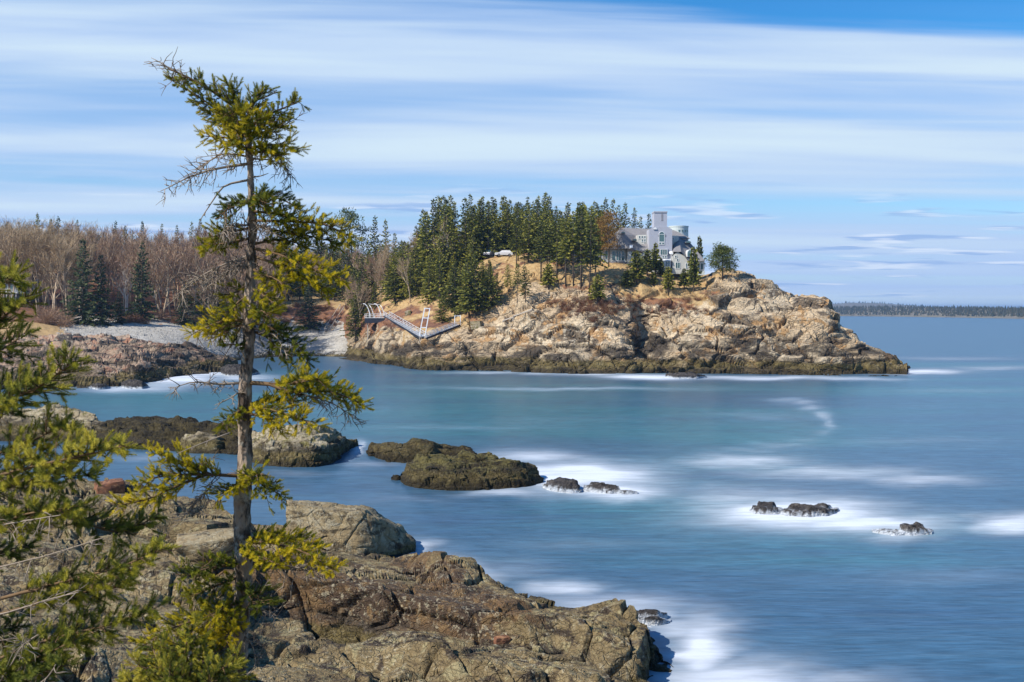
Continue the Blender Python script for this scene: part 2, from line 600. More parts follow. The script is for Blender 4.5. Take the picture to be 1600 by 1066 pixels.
def needle_mat(name, stops, transl=0.3, vary=0.35):
    """leaf material, colour by the per-shoot 'tint' attribute"""
    m, t, b = new_mat(name)
    a = t.attr('tint').outputs['Fac']
    oi = t.node('ShaderNodeObjectInfo').outputs['Random']
    a = t.math('ADD', a, t.math('MULTIPLY', t.math('SUBTRACT', oi, 0.5), vary))
    r = t.node('ShaderNodeValToRGB')
    el_ = r.color_ramp.elements
    while len(el_) > 1:
        el_.remove(el_[-1])
    el_[0].position, el_[0].color = stops[0][0], (*stops[0][1], 1)
    for p, c in stops[1:]:
        e = el_.new(p)
        e.color = (*c, 1)
    t.link(a, r.inputs[0])
    t.link(r.outputs[0], b.inputs['Base Color'])
    b.inputs['Roughness'].default_value = 0.6
    b.inputs['Specular IOR Level'].default_value = 0.25
    tr = t.node('ShaderNodeBsdfTranslucent')
    t.link(r.outputs[0], tr.inputs[0])
    ms = t.node('ShaderNodeMixShader')
    ms.inputs[0].default_value = transl
    t.link(b.outputs[0], ms.inputs[1])
    t.link(tr.outputs[0], ms.inputs[2])
    t.link(ms.outputs[0], m.node_tree.nodes['Material Output'].inputs[0])
    return m


M['needles'] = needle_mat('spruce_needles', [(0.0, (0.045, 0.070, 0.013)), (0.4, (0.185, 0.205, 0.018)), (0.75, (0.50, 0.41, 0.016)), (1.0, (0.74, 0.58, 0.03))], 0.4)
M['needles_near'] = needle_mat('near_spruce_needles', [(0.0, (0.035, 0.058, 0.014)), (0.4, (0.145, 0.170, 0.024)), (0.75, (0.40, 0.36, 0.040)), (1.0, (0.66, 0.56, 0.09))], 0.38)
M['far_spruce'] = needle_mat('far_spruce_foliage', [(0.0, (0.028, 0.038, 0.010)), (0.5, (0.135, 0.145, 0.022)), (1.0, (0.36, 0.315, 0.045))], 0.2, 0.5)
M['dark_spruce'] = needle_mat('dark_spruce_foliage', [(0.0, (0.022, 0.038, 0.020)), (0.5, (0.052, 0.075, 0.030)), (1.0, (0.12, 0.135, 0.040))], 0.2)
M['pine'] = needle_mat('pine_foliage', [(0.0, (0.050, 0.072, 0.018)), (0.5, (0.12, 0.14, 0.028)), (1.0, (0.22, 0.22, 0.045))], 0.25)
M['rust_pine'] = needle_mat('rust_pine_foliage', [(0.0, (0.14, 0.085, 0.022)), (0.5, (0.28, 0.15, 0.035)), (1.0, (0.36, 0.22, 0.05))], 0.25)
M['twig_pink'] = needle_mat('pinkish_twigs', [(0.0, (0.19, 0.105, 0.062)), (0.5, (0.31, 0.19, 0.115)), (1.0, (0.44, 0.30, 0.19))], 0.1)
M['twig_tan'] = needle_mat('tan_twigs', [(0.0, (0.24, 0.155, 0.080)), (0.5, (0.36, 0.25, 0.135)), (1.0, (0.48, 0.355, 0.20))], 0.1)
M['twig_red'] = needle_mat('red_brown_twigs', [(0.0, (0.13, 0.060, 0.036)), (0.5, (0.21, 0.10, 0.055)), (1.0, (0.30, 0.165, 0.085))], 0.1)
M['bark_dark'] = plain('dark_bark', (0.10, 0.075, 0.055), 0.9, 0.3, 4)
M['bark_tan'] = plain('tan_bark', (0.45, 0.345, 0.235), 0.9, 0.25, 1.5)
M['bark_white'] = plain('birch_bark', (0.62, 0.57, 0.50), 0.8, 0.2, 1.5)
M['twig_grey'] = plain('dead_twig', (0.27, 0.22, 0.17), 0.9, 0.35, 9)
M['twig_brown'] = plain('live_twig', (0.16, 0.10, 0.05), 0.9, 0.3, 14)


def bark_hero():
    m, t, b = new_mat('scaly_spruce_bark')
    tc = t.node('ShaderNodeTexCoord')
    o = t.scalev(tc.outputs['Object'], (1, 1, 0.45))
    n = t.noise(o, 9.0, 6.0, 0.65)
    v = t.voro(o, 26.0)
    l = t.noise(tc.outputs['Object'], 4.0, 5.0, 0.7)
    col = t.mix(t.step(n, 0.42, 0.58), (0.060, 0.042, 0.028), (0.33, 0.25, 0.18))
    col = t.mix(t.step(l, 0.55, 0.68), col, (0.40, 0.365, 0.29))
    t.link(col, b.inputs['Base Color'])
    b.inputs['Roughness'].default_value = 0.95
    t.link(t.bump(t.math('ADD', v, n), 1.0, 0.02), b.inputs['Normal'])
    return m


M['bark'] = bark_hero()

# ------------------------------------------------------------------ terrain sheets
GROUND = []     # BVH trees of everything one can stand on


def sheet(name, cols, segs, nu, mat, disp=None, attr_rows=None, smooth=False, heath=None, bvh=True, vegu=None, dark=None, fade=None, vegadd=None):
    """cols: [(px, [(py, D), ...])]; surface through those points, then rock relief along the normal"""
    px = [c[0] for c in cols]
    C = np.array([[tuple(P(c[0], a, d)) for a, d in c[1]] for c in cols])      # (nc, nr, 3)
    nr = C.shape[1]
    lo, hi = max(px[0], -60), min(px[-1], 1660)
    n_lo = 30 if px[0] < lo else 0
    u = np.concatenate([np.linspace(px[0], lo, n_lo, endpoint=False), np.linspace(lo, hi, nu - n_lo)]) if n_lo else np.linspace(px[0], px[-1], nu)
    U = pchip(px, C, u)                                                         # (nu, nr, 3)
    vs = np.concatenate([np.linspace(i, i + 1, segs[i], endpoint=False) for i in range(nr - 1)] + [[nr - 1]])
    G = pchip(np.arange(nr), U.transpose(1, 0, 2), vs).transpose(1, 0, 2)       # (nu, nv, 3)
    nv = len(vs)
    attrs = {}
    du = np.gradient(G, axis=0)
    dv = np.gradient(G, axis=1)
    N = np.cross(du, dv)
    N /= np.linalg.norm(N, axis=2, keepdims=True) + 1e-9
    if N[..., 2].mean() < 0:
        N = -N
    Vt = G.reshape(-1, 3)
    veg = np.zeros(len(Vt))
    if attr_rows is not None:
        veg = np.interp(vs, np.arange(nr), attr_rows)[None, :].repeat(nu, 0).ravel()
    if vegu is not None:
        veg = np.clip(veg * np.interp(u, *vegu)[:, None].repeat(nv, 1).ravel(), 0, 1)
    if vegadd is not None:
        veg = np.clip(veg + np.interp(u, *vegadd)[:, None].repeat(nv, 1).ravel(), 0, 1)
    he = heath(u, vs).ravel() if heath is not None else np.zeros(len(Vt))
    if disp is not None:
        d = disp(Vt, veg)
        Nf = N.reshape(-1, 3)
        if fade is not None:
            fu = np.interp(u, *fade)[:, None].repeat(nv, 1).ravel()
            d = (d[0] * fu, d[1] * fu[:, None])
        if isinstance(d, tuple):
            Vt = Vt + d[1] + Nf * d[0][:, None]
        else:
            Vt = Vt + Nf * d[:, None]
    attrs['veg'] = veg
    attrs['heath'] = he
    attrs['dark'] = dark(u, vs).ravel() if dark is not None else np.zeros(len(Vt))
    ob = mesh_np(name, Vt, grid_faces(nu, nv), mat, attrs=attrs, smooth=smooth)
    if bvh:
        g2 = Vt.reshape(nu, nv, 3)[::3, ::3]
        a, b = g2.shape[:2]
        GROUND.append(BVHTree.FromPolygons([tuple(x) for x in g2.reshape(-1, 3).tolist()], grid_faces(a, b).tolist()))
    return ob


def layers(t, seed, edge=0.14, gr=0.5):
    """bedding: every layer stands proud by its own amount, a groove between layers"""
    i = np.floor(t)
    f = t - i
    i = i.astype(np.int64)
    z = np.zeros_like(i)
    a = hash01(i, z, z, seed)
    b = hash01(i + 1, z, z, seed)
    k = np.clip((f - (1 - edge)) / edge, 0, 1)
    groove = np.clip(1 - np.minimum(f, 1 - f) / 0.08, 0, 1)
    return (a + (b - a) * k) * 2 - 1 + (f - 0.5) * 0.5 * (1 - k) - gr * groove


def joints(q, T, ns, seed, width=0.09, soft=0.4):
    """rectangular jointing: blocks cut by three sets of planes, each block set in or out and tilted"""
    n1, n2, n3 = ns
    a = q @ n1 / T
    i0 = np.floor(a).astype(np.int64)
    fa = a - i0
    pb, pc = q @ n2 / (T * 1.7), q @ n3 / (T * 2.1)
    e = lambda f, w_: np.clip(1 - np.minimum(f, 1 - f) / w_, 0, 1)

    def cell(ia):
        z = np.zeros_like(ia)
        b = pb + hash01(ia, z, z, seed) * 3
        ib = np.floor(b).astype(np.int64)
        c = pc + hash01(ia, ib, z, seed + 1) * 3
        ic = np.floor(c).astype(np.int64)
        fb, fc = b - ib, c - ic
        h = hash01(ia, ib, ic, seed + 2) * 2 - 1
        h = h + 1.8 * ((fb - .5) * (hash01(ia, ib, ic, seed + 3) - .5) + (fc - .5) * (hash01(ia, ib, ic, seed + 4) - .5))
        g = np.maximum(e(fb, width), e(fc, width)) * (0.35 + .65 * hash01(ia, ib, ic, seed + 5))
        return h, g

    k = np.clip((fa - (1 - soft)) / soft, 0, 1)
    h0, g0 = cell(i0)
    h1, g1 = cell(i0 + 1)
    return h0 + (h1 - h0) * k, g0 + (g1 - g0) * k


def rock_disp(big, small, amp, seed, crack=0.35, noise_amp=0.5, veg_cut=0.75, skew=0.35, bed=0.5, terr=0.85):
    n1 = np.array([skew * 0.55, -0.35, 1.0])
    n2 = np.array([0.85, 0.45, 0.25])
    n3 = np.array([-0.5, 0.85, 0.3])

    nt = np.array([skew * 0.30, 0.16, 1.0])
    nt = nt / np.linalg.norm(nt)

    def fn(p, veg):
        wv = np.stack([fbm(p / (big * 1.6), 4, seed + 50), fbm(p / (big * 1.6), 4, seed + 60), fbm(p / (big * 1.6), 4, seed + 70)], 1)
        # terraces: flat treads and steep risers along a tilted bedding
        T = big * 0.36
        s0 = p @ nt + big * 0.20 * fbm(p / (big * 1.6), 2, seed + 70) + 0.25 * big * fbm(p / (big * 3.1), 2, seed + 33)
        i = np.floor(s0 / T)
        f = s0 / T - i
        k = np.clip((f - 0.40) / 0.20, 0, 1)
        ter = (i + k) * T - s0
        tvec = nt[None, :] * (ter * terr * (1 - veg_cut * veg))[:, None]
        p1 = p + tvec
        q = p1 + 0.30 * big * wv
        rot = np.array([[1, 0.1, skew], [0, 1, 0.25], [-skew, -0.25, 1.9]])
        qq = (p1 + 0.22 * big * wv) @ rot.T
        h1, c1, r1 = blocks(qq / big, seed, 0.75)
        U3 = [v / np.linalg.norm(v) for v in (n1, n2, n3)]
        h2, c2 = joints(p1 + .16 * big * wv, small, U3, seed + 100)
        h3, c3 = joints(p1 + .22 * big * wv, big * .55, U3, seed + 150, .055, .22)
        l1 = layers(q @ n1 / (big * 0.42), seed + 7, 0.2, 0.0)
        l2 = layers(q @ n2 / (big * 0.9), seed + 8, 0.08)
        l3 = layers(q @ n3 / (big * 1.15), seed + 9, 0.08)
        f = fbm(p / (big * 2.2), 5, seed + 200)
        f2 = fbm(p / small * 1.6, 4, seed + 300, 0.65)
        msk = np.clip(0.55 + 1.8 * fbm(p / (big * 1.8), 2, seed + 400), 0, 1)
        d = amp * (bed * (0.30 * l1 + 0.26 * l2 + 0.26 * l3) + 0.16 * h1 + 0.30 * h3 - crack * (0.55 * c1 + 0.42 * c3))
        d = d + amp * msk * small / big * (0.8 * h2 - crack * 0.9 * c2)
        d = d + amp * noise_amp * 0.7 * f + amp * 0.12 * f2
        return d * (1 - veg_cut * veg), tvec
    return fn


# headland: rows = waterline, weed top, mid cliff, rock top, slope, crest, plateau back, back foot
def hcol(px, y0, r1, r2, r3, r4, r5, r6, back=None):
    d0 = H * F / (y0 - HZ)
    rows = [(y0 + 14, d0 - 1.5), (y0 - 1, d0)] + [r1, r2, r3, r4, r5, r6]
    b = back or (r6[1] + 70)
    rows.append((HZ + 12 * F / b, b))
    return (px, rows)


HC = [
    hcol(530, 560, (558, 305), (552, 312), (538, 320), (506, 333), (475, 350), (457, 392), 470),
    hcol(565, 566, (562, 283), (550, 290), (527, 300), (500, 312), (474, 330), (448, 372), 460),
    hcol(600, 570, (562, 263), (545, 268), (517, 275), (496, 287), (470, 307), (440, 350), 450),
    hcol(650, 576, (566, 246), (546, 251), (527, 256), (505, 266), (460, 290), (420, 332), 440),
    hcol(700, 579, (569, 238), (550, 243), (523, 250), (500, 260), (450, 285), (405, 322), 430),
    hcol(770, 580, (570, 236), (546, 242), (505, 250), (462, 262), (401, 285), (392, 322), 420),
    hcol(830, 582, (571, 231), (542, 237), (487, 248), (447, 258), (405, 275), (397, 317), 410),
    hcol(900, 584, (573, 226), (541, 232), (484, 242), (443, 255), (409, 270), (400, 312), 400),
    hcol(960, 584, (574, 226), (538, 231), (490, 240), (452, 250), (416, 262), (408, 302), 390),
    hcol(985, 584, (574, 226), (548, 232), (502, 240), (456, 249), (420, 261), (412, 302), 388),
    hcol(1003, 583, (574, 227), (552, 237), (516, 246.5), (462, 247.5), (425, 260), (416, 302), 385),
    hcol(1030, 583, (574, 228), (545, 233), (496, 240), (465, 247), (433, 257), (426, 300), 380),
    hcol(1090, 584, (574, 226), (544, 231), (498, 238), (468, 246), (444, 256), (434, 290), 370),
    hcol(1130, 584, (574, 226), (540, 231), (490, 238), (455, 246), (426, 256), (422, 285), 350),
    hcol(1160, 584, (573, 226), (540, 231), (490, 238), (452, 246), (427, 255), (430, 278), 335),
    hcol(1200, 585, (572, 224), (540, 230), (495, 238), (462, 245), (442, 252), (446, 270), 320),
    hcol(1250, 586, (572, 222), (542, 229), (502, 237), (480, 243), (466, 248), (470, 262), 305),
    hcol(1288, 587, (573, 221), (545, 228), (510, 236), (488, 241), (472, 246), (478, 258), 295),
    hcol(1306, 587, (574, 221), (550, 228), (522, 236), (508, 240), (496, 244), (500, 255), 285),
    hcol(1335, 588, (576, 221), (556, 227), (538, 233), (528, 238), (522, 241), (530, 250), 278),
    hcol(1370, 588, (580, 222), (566, 227), (556, 232), (550, 236), (546, 239), (552, 246), 268),
    hcol(1398, 588, (583, 222), (577, 226), (573, 229), (571, 232), (569, 235), (574, 240), 258),
    hcol(1418, 586, (586, 224), (584, 227), (583, 229), (582, 231), (582, 233), (583, 236), 246),
]


def h_heath(u, vs):
    U, Vv = np.meshgrid(u, vs, indexing='ij')
    g = lambda cx, cv, sx, sy: np.exp(-((U - cx) / sx) ** 2 - ((Vv - cv) / sy) ** 2)
    return np.clip(0.9 * g(925, 4.55, 60, .45) + 0.8 * g(1050, 4.6, 40, .4) + 0.8 * g(560, 4.3, 40, 1.2) + 0.6 * g(650, 5.0, 60, .6) + 0.25, 0, 1)


def h_dark(u, vs):
    U, Vv = np.meshgrid(u, vs, indexing='ij')
    g = lambda cx, cv, sx, sy: np.exp(-((U - cx) / sx) ** 2 - ((Vv - cv) / sy) ** 2)
    return np.clip(.8 * g(1190, 2.6, 120, .7) + .7 * g(1330, 2.8, 50, .9) + .6 * g(1010, 3.2, 40, .6) + .35 * g(800, 2.6, 120, .5), 0, 1)  # black tide bands; the spot at the cave puts its shade into the colour


headland = sheet('headland', HC, [3, 14, 44, 66, 54, 40, 16, 8], 680, M['headland'],
                 rock_disp(9.5, 2.2, 2.6, 3, crack=1.0, noise_amp=0.7, veg_cut=0.8, terr=.7),
                 attr_rows=[0, 0, 0, 0, 0.26, 0.58, 0.85, 1, 1], heath=h_heath, vegu=([530, 700, 780, 1090, 1150, 1210], [1.5, 1.5, 1.1, 1, .55, .25]), dark=h_dark, fade=([530, 590], [0.05, 1]))
tag(headland, 'rocky headland of tan granite with dry golden grass on top', kind='structure')

# cove: cobble beach, bank, meadow and wooded hillside
CC = [
    (-400, [(700, 190), (520, 230), (505, 250), (470, 285), (420, 350), (415, 460)]),
    (0, [(640, 200), (545, 236), (506, 262), (462, 310), (418, 372), (415, 470)]),
    (100, [(620, 215), (540, 246), (508, 272), (462, 318), (418, 380), (415, 470)]),
    (250, [(590, 240), (532, 262), (509, 286), (465, 325), (418, 390), (415, 470)]),
    (360, [(566, 278), (535, 290), (510, 308), (470, 338), (424, 395), (416, 470)]),
    (430, [(558, 303), (535, 313), (512, 326), (476, 343), (459, 385), (421, 470)]),
    (500, [(557, 307), (536, 316), (514, 328), (477, 344), (458, 386), (421, 470)]),
    (545, [(558, 303), (538, 311), (516, 323), (478, 342), (456, 386), (421, 470)]),
    (620, [(560, 300), (540, 310), (515, 322), (480, 345), (450, 390), (421, 470)]),
]


def c_heath(u, vs):
    U, Vv = np.meshgrid(u, vs, indexing='ij')
    bank = np.exp(-((Vv - 2.6) / 0.45) ** 2)
    return np.clip(bank * 1.0 + (U < 400) * (Vv > 2) * 0.7, 0, 1)


def cove_disp(p, veg):
    return 0.25 * fbm(p / 6, 4, 5) + 0.12 * fbm(p / 1.2, 3, 8) + 0.8 * veg * fbm(p / 12, 3, 9)


cove = sheet('cove_shore', CC, [20, 50, 50, 24, 8], 340, M['cove'], cove_disp, attr_rows=[0, 0, 0.32, 1, 1, 1], heath=c_heath, vegadd=([-400, 60, 115, 620], [.9, .9, 0, 0]))
tag(cove, 'grey cobble beach of the cove with grassy bank behind', kind='structure')

LC = [
    (-420, [(618, 176), (600, 178), (576, 190), (552, 205), (530, 222), (550, 240)]),
    (0, [(620, 176), (598, 182), (572, 200), (548, 220), (524, 240), (555, 258)]),
    (90, [(622, 177), (596, 183), (570, 200), (548, 220), (524, 240), (555, 258)]),
    (150, [(619, 179), (592, 186), (570, 202), (550, 222), (527, 242), (555, 258)]),
    (210, [(614, 184), (588, 191), (569, 206), (551, 226), (532, 246), (558, 262)]),
    (260, [(600, 205), (581, 212), (566, 222), (551, 234), (536, 250), (560, 264)]),
    (310, [(592, 218), (575, 226), (564, 234), (553, 242), (542, 254), (562, 266)]),
    (350, [(588, 226), (574, 233), (566, 239), (559, 247), (554, 256), (568, 268)]),
    (376, [(584, 238), (580, 240), (578, 244), (577, 249), (576, 256), (582, 264)]),
]
lled = sheet('left_rock_ledge', LC, [12, 36, 36, 36, 8], 380, M['left_ledge'], rock_disp(5.0, 1.5, 1.3, 21, crack=0.5, noise_amp=0.7))
tag(lled, 'low ledges of tan and blackish rock below the beach', kind='structure')

# foreground ledge: far waterline first, crest, top, face, foot, hidden foot
FC = [
    (-900, [(800, 72), (735, 68), (760, 58), (820, 44), (900, 34), (1070, 22), (1500, 12)]),
    (-200, [(790, 74), (735, 68), (765, 58), (830, 44), (930, 33), (1075, 22), (1500, 12)]),
    (0, [(790, 73), (742, 67), (775, 57), (840, 44), (940, 33), (1075, 22), (1500, 12)]),
    (120, [(795, 72), (748, 65), (785, 56), (850, 44), (945, 34), (1075, 23.5), (1500, 12)]),
    (240, [(806, 70), (764, 63), (800, 56), (855, 46), (950, 35), (1075, 25), (1500, 13)]),
    (330, [(822, 68), (797, 61), (822, 55), (865, 47), (955, 37), (1076, 27), (1500, 14)]),
    (420, [(848, 63), (824, 58.5), (846, 53), (880, 47), (965, 39), (1078, 29), (1500, 15)]),
    (500, [(872, 59), (850, 55.5), (866, 51), (893, 46), (975, 39.5), (1080, 30), (1500, 16)]),
    (560, [(878, 57), (858, 54), (874, 50), (898, 45.5), (978, 39.5), (1080, 31), (1500, 17)]),
    (640, [(884, 55), (865, 52), (884, 48.5), (908, 44.5), (985, 39), (1080, 32), (1500, 18)]),
    (720, [(905, 52.5), (888, 49.5), (900, 46.5), (925, 43), (990, 38.5), (1080, 32.5), (1500, 19)]),
    (790, [(925, 49.5), (904, 47), (918, 44.5), (942, 42), (1000, 38), (1080, 33), (1500, 20)]),
    (825, [(943, 48), (926, 45.5), (938, 43.5), (958, 41), (1008, 37.5), (1082, 33), (1500, 21)]),
    (870, [(955, 46.5), (932, 44.5), (948, 42.5), (968, 40.5), (1014, 37.5), (1082, 33.5), (1500, 22)]),
    (930, [(966, 45.5), (944, 43.5), (958, 41.5), (980, 39.8), (1022, 37), (1086, 33.5), (1500, 23)]),
    (985, [(985, 44), (956, 42.5), (974, 40.6), (1000, 39), (1036, 37), (1094, 34), (1500, 24)]),
    (1020, [(1012, 42.6), (984, 41.6), (1000, 40.2), (1022, 39), (1056, 37.2), (1106, 34.4), (1500, 25)]),
    (1042, [(1042, 40.8), (1016, 40.5), (1030, 39.6), (1050, 38.6), (1080, 37), (1130, 34.5), (1500, 26)]),
    (1060, [(1064, 39.6), (1056, 39.6), (1068, 38.8), (1084, 38), (1110, 36.6), (1160, 34.5), (1500, 27)]),
]

FC2 = []
for px_, rw in FC:       # steep brown face between a flat top and an undercut lower shelf
    k_ = float(np.interp(px_, [330, 470, 760, 850], [0, 1, 1, 0]))
    r3, r4, r5 = rw[3], rw[4], rw[5]
    yb = float(np.interp(px_, [400, 560, 850], [985, 1000, 1010]))
    m_ = ((r4[0] * .65 + r5[0] * .35), (r4[1] * .65 + r5[1] * .35))
    n3 = (r3[0] + 14, r3[1] - 2.2)
    n4 = (yb, r3[1] - 4.1)
    n4b = (yb + 10, r3[1] - 6.6)
    mixr = lambda a, b: (a[0] + (b[0] - a[0]) * k_, a[1] + (b[1] - a[1]) * k_)
    FC2.append((px_, [rw[0], rw[1], rw[2], mixr(r3, n3), mixr(r4, n4), mixr(m_, n4b), r5, rw[6]]))


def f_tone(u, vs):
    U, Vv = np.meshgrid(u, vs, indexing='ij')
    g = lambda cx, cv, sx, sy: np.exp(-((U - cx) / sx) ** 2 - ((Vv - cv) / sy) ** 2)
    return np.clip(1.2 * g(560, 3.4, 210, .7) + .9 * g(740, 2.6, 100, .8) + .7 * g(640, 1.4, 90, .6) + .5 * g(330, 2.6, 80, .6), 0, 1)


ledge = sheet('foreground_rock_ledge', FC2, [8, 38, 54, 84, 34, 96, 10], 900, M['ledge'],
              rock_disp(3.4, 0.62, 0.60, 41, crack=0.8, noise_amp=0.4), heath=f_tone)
tag(ledge, 'broad brown fractured rock ledge in the foreground', kind='structure')


# bluff underfoot, below the frame
def bluff():
    nx, ny = 120, 120
    xs = np.linspace(-45, 38, nx)
    ys = np.linspace(-22, 33, ny)
    Xg, Yg = np.meshgrid(xs, ys, indexing='ij')
    z = np.minimum(11.4, 12.05 - 0.37 * Yg)
    z = z - 0.0025 * np.maximum(Xg - 2, 0) ** 2 * 3 - np.maximum(Yg - 26, 0) * 0.6
    p = np.stack([Xg, Yg, z], 2).reshape(-1, 3)
    p[:, 2] += 0.22 * fbm(p / 2.0, 4, 77)
    ob = mesh_np('bluff', p, grid_faces(nx, ny), M['ledge'], attrs={'veg': np.zeros(len(p)), 'heath': np.zeros(len(p))})
    tag(ob, 'brown rock bluff the spruces grow on', kind='structure')
    g2 = p
    GROUND.append(BVHTree.FromPolygons([tuple(x) for x in g2.tolist()], grid_faces(nx, ny).tolist()))


bluff()


def hit(px, py):
    """what the pixel of the photograph looks at, on the ground"""
    o = Vector((0, 0, H))
    d = Vector(((px - 800) / F, 1, -(py - HZ) / F)).normalized()
    best = None
    for b in GROUND:
        r = b.ray_cast(o, d)
        if r[0] is not None and (best is None or r[3] < best[1]):
            best = (r[0], r[3])
    return best[0] if best else None


def ground(x, y, default=0.0):
    z = None
    for b in GROUND:
        r = b.ray_cast(Vector((x, y, 200)), Vector((0, 0, -1)))
        if r[0] is not None and (z is None or r[0].z > z):
            z = r[0].z
    return default if z is None else z


# ---- rocks in the sea and loose boulders (each its own thing)
def rock_thing(name, cols, segs, nu, mat, disp, label, cat='rock', group=None):
    o = sheet(name, cols, segs, nu, mat, disp, bvh=False)
    return tag(o, label, cat, group)


def islet_cols(spec):
    """spec: (px, y_front_water, y_front_edge, y_top, D_top_extra)"""
    out = []
    for px, yw, ye, yt, dep in spec:
        d0 = H * F / (yw - HZ)
        de = d0 + 0.14 * dep
        dt = d0 + 0.55 * dep
        out.append((px, [(yw + 12, d0 - 0.3), (yw, d0), (ye, de), ((ye * .45 + yt * .55), d0 + .34 * dep), (yt, dt), (HZ + (H + 0.6) * F / (d0 + dep), d0 + dep)]))
    return out


wd = rock_disp(2.0, 0.7, 0.42, 61, crack=0.5, noise_amp=0.8)
wd2 = rock_disp(1.6, 0.5, 0.34, 71, crack=0.5, noise_amp=0.9)
rock_thing('weed_covered_islet', islet_cols([
    (628, 752, 742, 738, 3), (640, 760, 728, 718, 7), (665, 765, 728, 712, 9), (700, 767, 732, 711, 10), (740, 767, 735, 709, 10), (780, 766, 734, 712, 9),
    (812, 764, 736, 716, 8), (835, 760, 742, 731, 6), (850, 756, 750, 748, 3)]),
    [4, 36, 22, 24, 6], 230, M['weed_rock'], wd, 'large rounded islet covered in olive rockweed in mid water')
rock_thing('weed_covered_islet', islet_cols([
    (572, 712, 706, 702, 3), (585, 716, 702, 696, 8), (610, 722, 702, 693, 11), (645, 724, 704, 691, 12), (670, 722, 704, 692, 11), (692, 718, 708, 699, 9),
    (725, 716, 709, 701, 8), (745, 714, 711, 708, 4)]),
    [4, 30, 24, 24, 14], 200, M['weed_rock'], wd, 'flat lower rockweed islet behind the large rounded one')
rock_thing('pale_islet', islet_cols([
    (372, 716, 700, 692, 6), (392, 722, 692, 676, 9), (420, 728, 690, 668, 12), (455, 731, 690, 665, 13), (485, 731, 692, 667, 13), (515, 726, 693, 672, 11),
    (535, 716, 694, 680, 8), (548, 702, 693, 688, 4), (556, 698, 695, 694, 2)]),
    [4, 34, 24, 24, 6], 220, M['pale_rock'], wd, 'pale yellowish rock mound with weedy skirt behind the spruce trunk')
rock_thing('dark_weed_islet', islet_cols([
    (95, 690, 684, 676, 5), (130, 694, 680, 660, 12), (170, 697, 684, 655, 15), (220, 703, 686, 655, 16), (270, 706, 690, 656, 15), (330, 709, 690, 660, 14), (380, 712, 692, 666, 12), (405, 708, 698, 684, 6)]),
    [4, 34, 24, 24, 6], 240, M['dark_rock'], wd, 'long low dark brown weedy rock left of the pale mound')
rock_thing('pale_islet', islet_cols([
    (-200, 690, 672, 648, 20), (0, 690, 670, 643, 20), (60, 690, 668, 638, 18), (100, 691, 668, 636, 15), (140, 692, 672, 646, 11), (168, 692, 680, 663, 7), (180, 690, 686, 682, 3)]),
    [4, 30, 24, 30, 14], 240, M['pale_rock'], wd, 'pale knobbly rock hump at the left end of the dark islet')
rock_thing('boulder', islet_cols([
    (282, 704, 692, 686, 2), (290, 707, 688, 680, 3), (310, 709, 688, 677, 3.6), (335, 709, 690, 680, 3.4), (352, 707, 694, 688, 2.6), (360, 704, 699, 697, 1.5)]),
    [4, 30, 20, 20, 10], 90, M['pale_rock'], rock_disp(1.0, .4, .12, 5), 'small rounded tan boulder resting on the dark weedy islet')
rock_thing('dark_weed_islet', islet_cols([
    (170, 664, 660, 656, 4), (210, 664, 657, 653, 8), (250, 664, 657, 652, 9), (290, 664, 658, 653, 8), (312, 663, 661, 659, 4)]),
    [3, 14, 10, 10, 8], 120, M['dark_rock'], wd2, 'thin black reef just behind the long dark islet')
rock_thing('sea_rock', islet_cols([(611, 750, 746, 744, .8), (620, 751, 744, 742, 1.5), (630, 750, 746, 744, 1.2), (637, 749, 747, 747, .6)]),
           [3, 14, 10, 10, 8], 60, M['dark_rock'], rock_disp(.6, .25, .08, 7), 'tiny dark rock in front of the large weedy islet')
